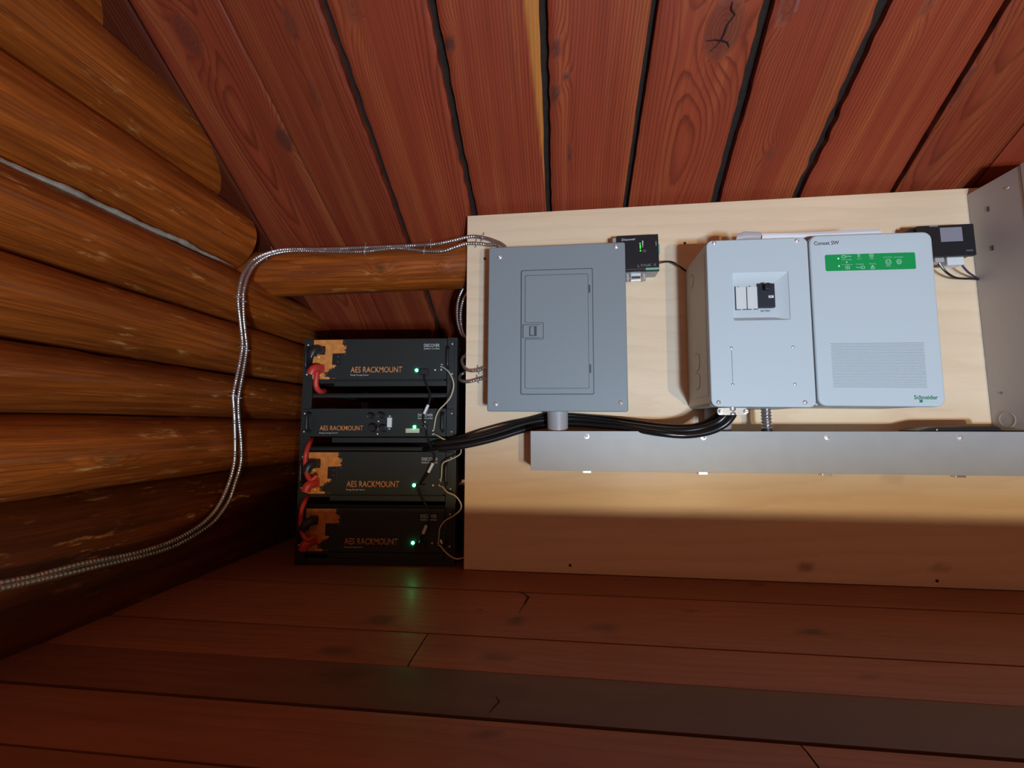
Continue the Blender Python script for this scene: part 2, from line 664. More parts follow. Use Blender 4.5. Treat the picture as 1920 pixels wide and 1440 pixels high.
# ------------------------------------------------------------------ floor
FLOOR_EDGE = -0.26
fb = Boards()
fy = [3.4, 3.15, 2.9, 2.65, 2.4, 2.15, 1.92, 1.69, 1.46, 1.207, 0.954, 0.824, 0.698, 0.570, 0.455, 0.30, 0.15, 0.0, -0.13, FLOOR_EDGE]
tones = {9: 0.75, 8: 0.45, 10: 0.62, 11: 0.12, 12: 0.6, 13: 0.5, 14: 0.45}
fk = {8: [(0.55, 1.33, 0.02, 0.012, 0.7)],
      9: [(-0.1, 1.03, 0.022, 0.016, 0.8), (0.10, 1.02, 0.03, 0.02, 0.6), (0.55, 1.05, 0.035, 0.012, 0.8), (0.32, 1.13, 0.02, 0.01, 0.7), (-0.42, 1.0, 0.03, 0.02, 0.6)],
      10: [(-0.13, 0.87, 0.03, 0.015, 0.6), (0.55, 0.88, 0.02, 0.01, 0.6), (-0.45, 0.86, 0.04, 0.02, 0.6)],
      11: [(-0.1, 0.76, 0.05, 0.03, 0.5), (-0.4, 0.78, 0.04, 0.02, 0.5)],
      12: [(-0.12, 0.66, 0.012, 0.007, 0.7)]}
gapw = {12: 0.0040, 9: 0.003, 10: 0.0026, 13: 0.0022}
joints = {12: 0.335, 10: -0.29}
for i in range(len(fy) - 1):
    hi, lo = fy[i], fy[i + 1]
    g0 = gapw.get(i + 1, 0.0007)
    g1 = gapw.get(i, 0.0007)
    pieces = [(-1.30, 3.0)]
    if i in joints:
        pieces = [(-1.30, joints[i] - 0.0012), (joints[i] + 0.0012, 3.0)]
    for k, (a, b) in enumerate(pieces):
        fb.board(a, b, lambda s, lo=lo, g0=g0: np.full_like(s, lo + g0), lambda s, hi=hi, g1=g1: np.full_like(s, hi - g1),
                 lambda S, T, D: (S, T, -D * 0.45), 0.03, 0.014, 40 + i * 3 + k, ((hi + lo) / 2 + rnd.uniform(-.08, .08), 0.05, 0.01), fk.get(i, []),
                 tones.get(i, rnd.uniform(0.3, 0.7)) + 0.12 * k, 0.03,
                 sapfun=(lambda S, T: 0.8 * np.clip((S + 0.75) / 0.5, 0.15, 1)) if i == 11 else None)
fv, ff = box_vf(-1.30, 3.0, FLOOR_EDGE + 0.002, 3.4, -0.045, -0.012)
cv, cf = strips(on_floor, [[(973, 1109, .002), (983, 1114, .002), (991, 1120, .0035), (986, 1128, .003), (982, 1136, .0012), (977, 1142, .0012), (973, 1151, .0006)],
                           [(893, 1143, .0006), (900, 1145, .0015), (906, 1142, .0006)], [(930, 1306, .0005), (936, 1316, .001), (926, 1326, .001), (917, 1337, .0005)]], (0, 0, 1), 0.0006)
ff += [tuple(i + len(fv) for i in q) for q in cf]
fv += cv
floor = structure(fb.build('floor', 'floor', (fv, ff)))

# ------------------------------------------------------------------ ceiling planks
seamx = [-1.33, -1.052, -0.812, -0.560, -0.295, -0.0285, 0.233, 0.490, 0.7515, 1.012, 1.262, 1.52, 1.78, 2.05, 2.32, 2.6, 2.9]
skew = [0, -0.03, 0.012, 0.007, 0.007, -0.001, -0.008, 0.02, 0.006, 0.025, 0.0, 0, 0, 0, 0, 0, 0]
gaps = [0, 0.006, 0.004, 0.020, 0.021, 0.021, 0.018, 0.028, 0.028, 0.013, 0.005, 0.012, 0.012, 0.012, 0.012, 0.012, 0]
rough_edge = [0, .0005, .0005, .005, .006, .003, .0015, .004, .008, .002, .001, .003, .003, .003, .003, .003, 0]
cosn = math.cos(math.atan(CEIL_T))
sinn = math.sin(math.atan(CEIL_T))


def ceil_place(lift):
    def f(S, T, D):
        Dn = D + lift
        return (T, S + sinn * Dn, CEIL_C - CEIL_T * S + cosn * Dn)
    return f


def cxy(u, v):
    p = on_ceil(u, v)
    return p.y, p.x


def kn(u, v, rs, rt_, dep):
    y, x = cxy(u, v)
    return (y, x, rs, rt_, dep)


cknots = {1: [kn(352, 68, .035, .026, .55), kn(532, 262, .030, .020, .9)],
          2: [kn(545, 45, .03, .012, .6), kn(590, 180, .03, .01, .4)],
          3: [kn(660, 10, .03, .02, .3)],
          4: [kn(842, 85, .014, .014, .9)],
          5: [kn(1043, 92, .016, .012, .7), kn(1062, 145, .010, .008, .9), kn(1040, 175, .018, .010, .8), kn(1068, 290, .03, .005, .6)],
          6: [kn(1357, 55, .052, .042, .55)],
          7: [kn(1444, 290, .013, .013, .35), kn(1480, 10, .03, .02, .4)],
          8: [kn(1745, 5, .02, .012, .4)],
          9: [kn(1800, 165, .04, .012, .5)]}
cstyle = {0: (-1.2, .05, .02), 1: (-0.93, .02, .045), 2: (-0.45, .12, .02), 3: (-0.30, .10, -0.05), 4: (0.35, .2, .01), 5: (-.35, .15, .01),
          6: (0.37, .015, .05), 7: (0.95, .12, .05), 8: (0.55, .12, .03), 9: (1.10, .02, -.10), 10: (1.5, .05, .02)}
ctone = {0: -1.5, 1: -0.1, 2: -0.2, 3: 0.35, 4: 0.45, 5: 0.5, 6: 0.45, 7: 0.35, 8: 0.5, 9: -0.1, 10: 0.2}
cb = Boards()
y_top = cxy(1000, 0)[0]
y_bot = cxy(1000, 390)[0]


def edgefun(i, side):
    n1 = lownoise(300 + i * 7 + side, 6, 2, 14)
    n2 = lownoise(500 + i * 7 + side, 8, 14, 70)
    base, sk, g, rg = seamx[i], skew[i], gaps[i], rough_edge[i]

    def f(s):
        t = (s - y_top) / (y_bot - y_top)
        b = base + sk * np.clip(t, -0.5, 1.6)
        return b + side * g * 0.5 + rg * (n1(s) * 0.6 + n2(s) * 0.7)
    return f


ya, xa = cxy(980, 0)
yb, xb = cxy(1026, 392)


def sap5(S, T):
    lim = xa + (S - ya) / (yb - ya) * (xb - xa)
    return np.clip((T - lim) / 0.006, 0, 1) * 0.95


for i in range(len(seamx) - 1):
    cb.board(-1.3, 3.35, edgefun(i, 1), edgefun(i + 1, -1), ceil_place(rnd.uniform(0, 0.004)), 0.011, 0.0075, 80 + i, cstyle.get(i, (seamx[i] + .1, .1, .02)),
             cknots.get(i, []), ctone.get(i, 0.5), 0.03, sapfun=sap5 if i == 4 else None)
bs = []
for (yy, xx) in ((-1.3, -1.4), (-1.3, 2.95), (3.35, 2.95), (3.35, -1.4)):
    for dn in (0.030, 0.055):
        bs.append((xx, yy + sinn * dn, CEIL_C - CEIL_T * yy + cosn * dn))
bf = [(0, 2, 4, 6), (7, 5, 3, 1), (0, 1, 3, 2), (2, 3, 5, 4), (4, 5, 7, 6), (6, 7, 1, 0)]
cv, cf = strips(on_ceil, [[(1374, 2, .0008), (1371, 16, .0016), (1378, 27, .0014), (1364, 46, .002), (1357, 66, .002), (1352, 75, .0014), (1345, 84, .0012), (1331, 96, .0006)],
                            [(1324, 76, .0005), (1340, 74, .0012), (1354, 75, .0014), (1364, 79, .0014), (1368, 89, .0007)]], (0, -sinn, -cosn), 0.0012)
bf += [tuple(i + len(bs) for i in q) for q in cf]
bs += cv
ceiling = structure(cb.build('ceiling', 'ceiling', (bs, bf), flip=True))


# ------------------------------------------------------------------ logs
def log_mesh(name, axis, s0, s1, centre, rx, rz, seed, knots, tone, parent=None, ds=0.012, nth=96, wob=0.006, th0=0.0):
    """a peeled log; axis 'y' or 'x'; centre(s) -> (a, z); th = 0 points to +a (the room side), pi/2 up"""
    ns = int((s1 - s0) / ds) + 2
    S1 = np.linspace(s0, s1, ns)
    TH = np.linspace(0, 2 * np.pi, nth, endpoint=False)
    S = np.repeat(S1[:, None], nth, 1)
    T = np.repeat(TH[None], ns, 0)
    n1, n2, n3 = lownoise(seed, 5, 0.5, 3), lownoise(seed + 1, 5, 0.6, 3), lownoise(seed + 2, 6, 1, 8)
    bump = wob * (n1(S) * np.cos(T + n2(S) * 0.6) + 0.5 * n3(S + 0.2 * np.sin(T)) + 0.35 * np.sin(3 * T + 2 * n2(S)))
    K = np.zeros_like(S)
    # flame figure: rings cut by a wavy surface
    F = 0.10 * np.sin(T * 1.0 + 0.5 * n1(S)) + 0.055 * n2(S * 0.7) + 0.05 * np.cos(2 * T + 1.2 * n3(S * 0.4)) + 3 * bump
    for (ks, kt, rs, rth, dep) in knots:
        e = np.sqrt(((S - ks) / rs) ** 2 + ((T - kt) * max(rx, rz) / rth) ** 2)
        bump = bump + 0.006 * np.exp(-(e / 1.6) ** 2) - 0.006 * np.exp(-(e / 0.6) ** 2)
        F = F + 0.09 * np.exp(-(e / 2.2) ** 2)
        K = np.maximum(K, np.clip((1.1 - e) / 0.5, 0, 1) * dep)
    c = [centre(s) for s in S1]
    ca = np.array([q[0] for q in c])[:, None]
    cz = np.array([q[1] for q in c])[:, None]
    a = ca + (rx + bump) * np.cos(T)
    z = cz + (rz + bump) * np.sin(T)
    V = np.stack([a, S, z], -1) if axis == 'y' else np.stack([S, -a, z], -1)
    V = V.reshape(-1, 3)
    i, j = np.meshgrid(np.arange(ns - 1), np.arange(nth), indexing='ij')
    j2 = (j + 1) % nth
    Fc = np.stack([i * nth + j, i * nth + j2, (i + 1) * nth + j2, (i + 1) * nth + j], -1).reshape(-1, 4)
    me = bpy.data.meshes.new(name)
    faces = Fc.tolist() + [list(range(nth))[::-1], list(range((ns - 1) * nth, ns * nth))]
    me.from_pydata(V.tolist(), [], faces)
    me.materials.append(MAT['log'])
    wc = np.stack([S, T * max(rx, rz) * 0.9, np.full_like(S, seed * 1.3)], -1).reshape(-1, 3)
    # keep the seam of the unrolled coordinate at the back of the log
    attrs(me, F.ravel(), np.full(F.size, tone), K.ravel(), np.zeros(F.size), wc)
    me.shade_smooth()
    me.set_sharp_from_angle(angle=R(60))
    return link(name, me, parent)


wall = bpy.data.objects.new('wall_left', None)
col.objects.link(wall)
structure(wall)
wall['label'] = 'left wall of stacked round peeled logs stained orange brown'
seams = [-0.16, 0.290, 0.479, 0.634, 0.818, 0.999, 1.236, 1.46, 1.69, 1.92, 2.15, 2.4]
XC, RX = -1.222, 0.154


def wknot(u, v, rs, rth, dep, i):
    p = atX(u, v, -1.08)
    cz = (seams[i] + seams[i + 1]) / 2
    hz = (seams[i + 1] - seams[i]) / 2
    t = math.asin(max(-0.95, min(0.95, (p.z - cz) / hz)))
    return (p.y, t if t >= 0 else t + 2 * math.pi, rs, rth, dep)


wk = {0: [wknot(255, 815, .02, .016, .4, 0)],
      1: [wknot(205, 862, .03, .022, .9, 1), wknot(343, 818, .012, .01, .5, 1), wknot(410, 742, .015, .008, .6, 1)],
      2: [wknot(190, 585, .025, .016, .8, 2), wknot(335, 610, .016, .014, .7, 2), wknot(290, 640, .016, .01, .5, 2), wknot(388, 685, .014, .01, .5, 2)],
      3: [wknot(265, 468, .014, .010, .7, 3), wknot(380, 535, .014, .010, .8, 3), wknot(475, 573, .014, .010, .8, 3), wknot(525, 597, .012, .010, .7, 3), wknot(573, 627, .012, .01, .7, 3)],
      4: [wknot(120, 302, .02, .014, .7, 4), wknot(322, 438, .02, .012, .6, 4)],
      5: [wknot(185, 170, .022, .018, .8, 5), wknot(105, 122, .012, .012, .6, 5), wknot(258, 205, .012, .01, .6, 5)]}
wt = {0: -0.85, 1: 0.6, 2: 0.2, 3: 0.45, 4: 0.6, 5: 0.95, 6: 0.5}  # tone per log; the lowest is darkened to stand in for shade
for i in range(len(seams) - 1):
    z0, z1 = seams[i], seams[i + 1]
    hz = (z1 - z0) / 2 * 1.03
    cz = (z0 + z1) / 2
    nn = lownoise(900 + i, 4, 0.5, 2)
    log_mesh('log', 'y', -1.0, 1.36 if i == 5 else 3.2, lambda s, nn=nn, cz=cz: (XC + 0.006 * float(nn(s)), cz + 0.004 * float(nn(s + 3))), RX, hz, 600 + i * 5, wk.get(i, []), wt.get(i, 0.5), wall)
pts = [Vector((-1.128 + 0.003 * math.sin(y * 41), y, 0.988 + 0.028 * (y - 0.7) + 0.002 * math.sin(y * 23 + 1))) for y in np.linspace(0.60, 1.33, 90)]
M().tube(pts, [(0.0078 + 0.0010 * math.sin(i * 0.5) + 0.0006 * math.sin(i * 1.3)) * min(1, i / 12, (90 - i) / 25) + 0.0005 for i in range(90)], 8).build('chinking', 'chink', wall)
wall.children[-1]['label'] = 'grey weathered sealant in the joint between two logs'

# log beam (purlin) under the planks, running into the log wall
bk = [(-0.62, 5.9, .02, .016, .9), (-0.40, 5.85, .01, .008, .8), (-0.37, 0.05, .008, .016, .7), (-0.43, 0.3, .012, .006, .6)]
nnb = lownoise(77, 4, 0.5, 2)
beam = log_mesh('log_beam', 'x', -1.24, 2.6, lambda s: (-1.467 + 0.002 * float(nnb(s)), 1.026 + 0.002 * float(nnb(s + 2))), 0.084, 0.084, 777, bk, 0.75, None, wob=0.0035)
tag(beam, 'round peeled log beam running under the ceiling planks from the log wall to behind the plywood', 'beam')

# ------------------------------------------------------------------ plywood sheet
PY = 1.36
pl = thing('plywood_sheet', 'pale plywood sheet standing on edge on the floor with the electrical equipment mounted on it', 'board', (0.8, PY, 0.0))


def ply_mesh():
    b = Boards()
    b.board(-0.304, 2.0, lambda s: np.full_like(s, 0.002), lambda s: np.full_like(s, 1.158), lambda S, T, D: (S, PY + D * 0.3, T), 0.02, 0.012, 21, (0.5, 0.12, 0.12),
            [(0.70, 0.045, .028, .010, .75), (0.95, 0.30, .03, .012, .25), (1.05, 0.055, .03, .008, .5)], 0.5, 0.018)
    v, f = box_vf(-0.304, 2.0, PY + 0.004, PY + 0.018, 0.002, 1.158)
    v = [(a - 0.8, b_, c) for a, b_, c in v]
    b.v = [q - np.array([0.8, PY, 0]) for q in b.v]
    o = b.build('face_veneer', 'ply', None, parent=pl)
    m = M()
    m.box(-0.304, 2.0, PY + 0.005, PY + 0.018, 0.002, 1.158).build('plywood_core', plain('plywood_edge', (0.45, 0.28, 0.15), 0.6, noise=0.3, nscale=120), pl)


ply_mesh()
for (u, v) in ((909, 485), (1284, 456), (1069, 1060), (1757, 1089)):
    p = at(u, v, PY)
    m = M()
    screw(m, (p.x, PY, p.z), (0, -1, 0), 0.0045, 0.0012)
    m.build('screw', 'bigscrew', pl)

# ------------------------------------------------------------------ equipment rack
RZ = RA


def local_root(name, label, cat, z, group=None):
    o = thing(name, label, cat, (RP0[0], RP0[1], z), group, local=True)
    o.rotation_euler = (0, 0, RZ)
    return o


rack = local_root('equipment_rack', 'black open metal rack on the floor beside the log wall, holding four units', 'rack', 0.0)
for sx in (-1, 1):
    for y0 in (0.012, 0.52):
        m = M()
        xa_, xb_ = sorted((sx * 0.229, sx * 0.262))
        m.box(xa_, xb_, y0, y0 + 0.004, 0.0, 0.745, 0.0008)
        xe = sx * 0.262
        m.box(min(xe, xe - sx * 0.004), max(xe, xe - sx * 0.004), y0 + 0.0005, y0 + 0.045, 0.0, 0.745, 0.0008)
        m.build('post', 'rackblack', rack)
    xe = sx * 0.255
    for z in (0.03, 0.36, 0.70):
        m = M()
        m.box(xe - 0.003, xe + 0.003, 0.05, 0.53, z, z + 0.025, 0.001)
        m.build('side_rail', 'rackblack', rack)
for z in (0.0, 0.72):
    m = M()
    m.box(-0.229, 0.229, 0.520, 0.530, z + 0.002, z + 0.03, 0.001)
    m.build('crossbar', 'rackblack', rack)
m = M()
m.box(-0.258, 0.258, 0.016, 0.54, 0.0, 0.022, 0.002)
m.build('base', 'rackblack', rack)
for z in (0.552, 0.374, 0.185):
    m = M()
    m.box(-0.229, 0.229, 0.018, 0.50, z, z + 0.006, 0.001)
    m.box(-0.229, 0.229, 0.018, 0.021, z - 0.008, z + 0.006, 0.0008)
    for sx in (-0.145, 0.145):
        m.box(sx - 0.002, sx + 0.002, 0.02, 0.3, z - 0.008, z, 0.0005)
    m.build('shelf', 'rackblack', rack)

BH = 0.137
bat = local_root('rackmount_battery', 'x', 'battery', 0.603, 'battery modules stacked in the black rack')
m = M()
m.box(-0.219, 0.219, 0.010, 0.42, -0.012, BH - 0.003, 0.002)
m.build('case', 'rackblack', bat)
m = M()
m.plate(-0.229, 0.229, 0, BH, 0.0, 0.010, 0.001, 0.001)
m.build('front_panel', 'facia', bat)
m = M()
m.box(-0.150, 0.228, 0.004, 0.010, -0.022, -0.004, 0.0015)
m.build('lower_lip', 'facia', bat)
for sx in (-1, 1):
    m = M()
    x0, x1 = sorted((sx * 0.230, sx * 0.253))
    m.plate(x0, x1, 0.002, BH - 0.002, 0.006, 0.0115, 0.002, 0.0006)
    ear = m.build('mounting_ear', 'facia', bat)
    for z in (0.018, BH - 0.018):
        m = M()
        screw(m, (sx * 0.246, 0.006, z), (0, -1, 0), 0.0028)
        m.build('ear_screw', 'steel', ear)
    m = M()
    hx = sx * 0.236
    pp = [(hx, 0.006, 0.035), (hx, -0.012, 0.035), (hx, -0.022, 0.042), (hx, -0.024, 0.055), (hx, -0.024, 0.085), (hx, -0.022, 0.097), (hx, -0.012, 0.104), (hx, 0.006, 0.104)]
    m.tube(spline(pp, 0.003), 0.0042, 10)
    m.build('handle', 'black', bat)


def bz(v):  # photograph row on the top battery -> height in the battery
    return 0.137 * (711 - v) / (711 - 636)


def bx(u):
    return -0.229 + 0.458 * (u - 585.5) / (835 - 585.5)


# orange splashed print: outline traced from the decal shape in its own plane
out = [(589, 637.5), (643, 637.5), (641.5, 641), (643.5, 643), (640.5, 645), (645, 647), (646, 650), (649, 647.5), (650, 650.5), (647.5, 652), (651, 653.5), (646, 655.5), (648, 658), (644.5, 657.5), (650, 659.5),
       (647, 662), (624.5, 662.8), (624, 684), (631, 684), (632.5, 687), (629, 687), (629.5, 690), (625, 688.5), (622, 692), (620, 690), (618, 696), (613, 698), (610, 695), (611, 700), (615, 704), (610, 702), (612, 706), (618, 706),
       (622, 708), (620, 710.4), (589, 710.4), (588, 700)]
m = M()
m.poly([(bx(u), bz(v)) for u, v in out], -0.0006, 0.0004)
for (u, v, s) in ((643, 639.5, .7), (645.5, 641.5, .6), (648.5, 664.5, .7), (626, 708.5, .6), (630, 708.8, .8), (621, 694, .7), (624, 692, .6), (616, 700, .6), (627, 690, .6)):
    x, z = bx(u), bz(v)
    r = s * 0.0019
    m.poly([(x + r * math.cos(a), z + r * math.sin(a)) for a in np.linspace(0, 2 * math.pi, 6, endpoint=False)], -0.0006, 0.0004)
m.build('orange_print', 'flame', bat)['label'] = 'orange splashed flame print'


def wordmarks(root, ax0, ax1, az, ah, sub, dx0, dx1, dz, dh):
    text('lettering', 'AES RACKMOUNT', 'orange', root, ax0, ax1, az, ah, -0.0006, bold=0.013, local=True)['label'] = 'orange lettering'
    text('lettering', sub, 'inkwhite', root, ax0, ax0 + 0.062, az - 0.0105, 0.0044, -0.0006, bold=0.003, local=True)
    text('lettering', 'DISCOVER', 'inkwhite', root, dx0, dx1, dz, dh, -0.0006, bold=0.006, local=True)
    text('lettering', 'ENERGY SYSTEMS', 'inkwhite', root, dx0, dx1, dz - 0.0085, 0.0045, -0.0006, bold=0.008, local=True)


wordmarks(bat, -0.094, 0.080, 0.0235, 0.0195, 'Energy Storage System', 0.152, 0.2045, 0.1085, 0.0105)
# black square socket cover beside the print
m = M()
m.plate(bx(625.5), bx(641), bz(684), bz(664), -0.0016, 0.001, 0.001, 0.0006)
sk = m.build('socket_cover', 'black', bat)
for v in (669, 678):
    m = M()
    screw(m, (bx(635.5), -0.0016, bz(v)), (0, -1, 0), 0.0016)
    m.build('cover_screw', 'inkgrey', sk)
# terminals
for nm, mt, vtop, vbot in (('negative_terminal', 'black', 649, 666), ('positive_terminal', 'red', 683, 700)):
    m = M()
    m.plate(bx(597), bx(611), bz(vbot - 1), bz(vtop), -0.004, 0.001, 0.003, 0.001)
    zc = (bz(vtop) + bz(vbot)) / 2
    m.tube(spline([(bx(604), 0, zc), (bx(602), -0.022, zc), (bx(599), -0.031, zc - 0.004), (bx(596.5), -0.033, zc - 0.014), (bx(595.5), -0.033, zc - 0.022)], 0.003), 0.0145, 14)
    t = m.build(nm, mt, bat)
    if mt == 'red':
        t['label'] = 'red elbow terminal'
    for v in (vtop + 2.5, vbot - 3):
        m = M()
        screw(m, (bx(607), -0.004, bz(v)), (0, -1, 0), 0.0023)
        m.build('terminal_screw', 'steel', t)
m = M()
m.tube(spline([(bx(596.0), -0.033, 0.083), (bx(594), -0.033, 0.070), (bx(590), -0.025, 0.058), (bx(586), -0.008, 0.05), (bx(585), 0.006, 0.046)], 0.003), 0.0075, 12)
m.build('negative_lead', 'cable', bat)
for (u, v) in ((599, 669.5), (602, 703)):
    m = M()
    screw(m, (bx(u), 0, bz(v)), (0, -1, 0), 0.003)
    m.build('bolt', 'steel', bat)
# status light, port block and ground studs
m = M()
m.dome((0.129, 0.0, 0.030), (0, -1, 0), 0.0055, 0.0045)
m.build('status_light', 'led', bat)['label'] = 'glowing green light'
m = M()
m.plate(0.137, 0.170, 0.014, 0.033, -0.012, 0.001, 0.001, 0.001)
m.build('port_block', 'black', bat)
for (u, v, k) in ((814.5, 694.5, 1), (825.5, 694, 1), (826.5, 684.5, 0.8)):
    m = M()
    m.lathe((bx(u), 0, bz(v)), (0, -1, 0), [(0, 0.0032 * k), (0.003, 0.0032 * k), (0.0036, 0.0026 * k), (0.0036, 0.0014 * k), (0.001, 0.0012 * k)], 14)
    m.build('ground_stud', 'steel', bat)

bats = [bat]
for z in (0.228, 0.047):
    c = dup(bat)
    c.location.z = z
    bats.append(c)
bats[0]['label'] = 'top rackmount battery in the rack, its orange flame print brightest of the three'
bats[1]['label'] = 'second lowest battery in the rack, just below the black cables, its orange print dimly lit'
bats[2]['label'] = 'lowest battery in the rack, close to the floor, its lettering almost lost in the dark'

hub = local_root('battery_controller', 'low charcoal rack unit without orange print, second from top, with white serial socket', 'controller', 0.414)
HH = 0.092


def hz_(v):
    return HH * (818 - v) / (818 - 766.5)


def hx_(u):
    return -0.231 + 0.462 * (u - 576) / (838 - 576)


m = M()
m.box(-0.219, 0.219, 0.010, 0.38, 0.004, HH - 0.003, 0.002)
m.build('case', 'rackblack', hub)
m = M()
m.plate(-0.229, 0.229, 0, HH, 0.0, 0.010, 0.001, 0.001)
m.build('front_panel', 'facia', hub)
m = M()
m.box(-0.150, 0.228, 0.004, 0.010, -0.020, -0.003, 0.0015)
m.build('lower_lip', 'facia', hub)
for sx in (-1, 1):
    m = M()
    x0, x1 = sorted((sx * 0.230, sx * 0.253))
    m.plate(x0, x1, 0.002, HH - 0.002, 0.006, 0.0115, 0.002, 0.0006)
    ear = m.build('mounting_ear', 'facia', hub)
    for z in (0.016, HH - 0.016):
        m = M()
        screw(m, (sx * 0.247, 0.006, z), (0, -1, 0), 0.0026)
        m.build('ear_screw', 'steel', ear)
    m = M()
    hx = sx * 0.222
    pp = [(hx, 0.0, 0.018), (hx, -0.014, 0.018), (hx, -0.024, 0.024), (hx, -0.026, 0.035), (hx, -0.026, 0.058), (hx, -0.024, 0.070), (hx, -0.014, 0.075), (hx, 0.0, 0.075)]
    m.tube(spline(pp, 0.003), 0.0045, 10)
    m.build('handle', 'black', hub)
wordmarks(hub, -0.191, -0.045, 0.0205, 0.0155, 'Energy Storage System', 0.137, 0.186, 0.066, 0.009)
# cluster of black connectors
for (u, v, r) in ((699, 780, .008), (718, 779, .0085), (703, 802, .013), (722, 803, .011)):
    m = M()
    m.lathe((hx_(u), 0, hz_(v)), (0, -1, 0), [(0, r * 1.15), (0.004, r * 1.15), (0.005, r), (0.022, r * 0.95), (0.026, r * 0.8)], 18)
    m.build('connector', 'black', hub)
for (u, v) in ((690.5, 780.5), (710, 780), (710, 790), (713, 803), (709, 813), (772 + 25.5, 791), (813, 807), (813.3, 813.5)):
    m = M()
    screw(m, (hx_(u), 0, hz_(v)), (0, -1, 0), 0.0030)
    m.build('bolt', 'steel', hub)
m = M()
m.plate(hx_(727.6), hx_(736), hz_(801), hz_(783), -0.006, 0.001, 0.0012, 0.001)
s = m.build('serial_socket', 'label', hub)
s['label'] = 'white serial socket'
for v in (780.5, 803.8):
    m = M()
    m.cyl((hx_(732), 0, hz_(v)), (hx_(732), -0.007, hz_(v)), 0.0032, n=10, bev=0.0006)
    m.build('jack_screw', 'steel', s)
m = M()
m.plate(hx_(762), hx_(788), hz_(811), hz_(803), -0.0008, 0.0005, 0.0005, 0.0003)
m.build('sticker', plain('pale_sticker', (0.55, 0.56, 0.44), 0.5, noise=0.2, nscale=200), hub)['label'] = 'small pale sticker'
m = M()
m.dome((hx_(778.5), 0, hz_(800)), (0, -1, 0), 0.0050, 0.0045)
m.build('status_light', 'led', hub)['label'] = 'glowing green light'
m = M()
m.plate(hx_(793), hx_(804), hz_(812), hz_(798), -0.012, 0.001, 0.001, 0.001)
m.build('port_block', 'black', hub)


# ------------------------------------------------------------------ cables at the rack
def cable(name, label, cat, pts, r, mat, group=None, n=12, step=0.004):
    o = M().tube(spline(pts, step), r, n).build(name, mat)
    return tag(o, label, cat, group)


def rp(*uvo):
    return [on_rack(*q) for q in uvo]


cable('red_cable', 'red cable dropping from the red terminal of the top battery', 'cable',
      rp((595, 698, .033), (593.5, 708, .034), (592.5, 718, .033), (594, 727, .028), (599, 733, .016), (604, 734, -.004), (608, 733, -.03)), 0.0088, 'red', 'red cables on the left of the rack')
cable('red_cable', 'red cable arching up from the dim battery second from the bottom', 'cable',
      rp((594, 892, .030), (584, 900, .036), (577, 893, .036), (573.5, 878, .033), (572.5, 860, .030), (575, 846, .026), (580, 832, .006), (584, 824, -.03)), 0.0075, 'red', 'red cables on the left of the rack')
cable('red_cable', 'red cable arching up from the lowest battery in the rack', 'cable',
      rp((589, 1006, .030), (577, 1013, .036), (569, 1005, .036), (565, 990, .033), (563.5, 973, .030), (566, 955, .028), (571, 941, .012), (577, 930, -.03)), 0.0070, 'red', 'red cables on the left of the rack')

dgroup = 'black data leads with white sleeves'


def data_lead(label, pts, a, b):
    o = cable('data_cable', label, 'cable', pts, 0.0032, 'cable', dgroup, 8)
    M().cyl(a, b, 0.0048, n=12, bev=0.0008).build('cable_marker', 'label', o)['label'] = 'white sleeve'


data_lead('black data lead hanging from the top battery to the controller below it',
          rp((796, 702, .012), (796, 711, .020), (800, 722, .024), (806, 736, .026), (806.5, 748, .026), (803, 758, .026), (797, 772, .026), (793, 785, .022), (796, 797, .014), (798.5, 803, .012)), on_rack(803, 759, .026), on_rack(795, 776, .026))
data_lead('black data lead from the controller down to the second lowest battery',
          rp((799, 807, .012), (800, 815, .022), (804, 828, .026), (811, 845, .026), (815.5, 858, .026), (812, 868, .026), (804, 885, .026), (794, 899, .020), (788, 908, .012)), on_rack(812, 868, .026), on_rack(803, 886, .026))
data_lead('black data lead dropping to the lowest battery in the rack',
          rp((785, 915, .012), (787, 924, .022), (792, 936, .026), (800, 950, .026), (805, 966, .026), (803, 980, .026), (796, 996, .026), (790, 1008, .022), (786, 1022, .012)), on_rack(800, 985, .026), on_rack(793, 1001, .026))
wg = 'cream earth wires down the right of the rack'
cable('earth_wire', 'cream wire looping from the top battery down to the controller on its right', 'wire',
      rp((826, 687, .004), (833, 690, .014), (842, 698, .028), (849, 712, .034), (850.5, 726, .034), (845, 744, .032), (834, 758, .028), (824, 768, .024), (818, 780, .016), (815, 795, .012), (813.3, 806, .004)), 0.0022, 'cream', wg, 8)
cable('earth_wire', 'cream wire passing behind the thick black cables on the right of the rack', 'wire',
      rp((813.3, 813, .004), (821, 817, .016), (831, 823, .020), (844, 827, .018), (858, 833, .012), (864.5, 842, .010), (862, 852, .016), (848, 860, .024), (834, 866, .028), (829, 872, .026), (828, 890, .018), (826, 903, .006)), 0.0022, 'cream', wg, 8)
cable('earth_wire', 'cream wire in a wide S from the second lowest to the lowest battery', 'wire',
      rp((823, 911, .004), (830, 913, .014), (839, 923, .024), (854, 930, .028), (864, 944, .028), (863.5, 955, .028), (852, 966, .028), (834, 977, .028), (825, 990, .026), (823.5, 1003, .018), (822, 1016, .006)), 0.0022, 'cream', wg, 8)
cable('earth_wire', 'dim cream wire curling from the lowest battery towards the plywood bottom corner', 'wire',
      rp((821, 1022, .004), (826, 1024, .014), (836, 1036, .020), (848, 1045, .016), (858, 1048, .010), (868, 1046, .000), (880, 1042, -.030)), 0.0022, 'cream', wg, 8)
for (p, i) in ((rp((826, 1012, .010), (829.5, 1020, .016)), 0),):
    o = M().cyl(p[0], p[1], 0.0042, n=12, bev=0.0008).build('cable_lug', 'steel')
    tag(o, 'small metal lug on the wire of the lowest battery', 'lug')

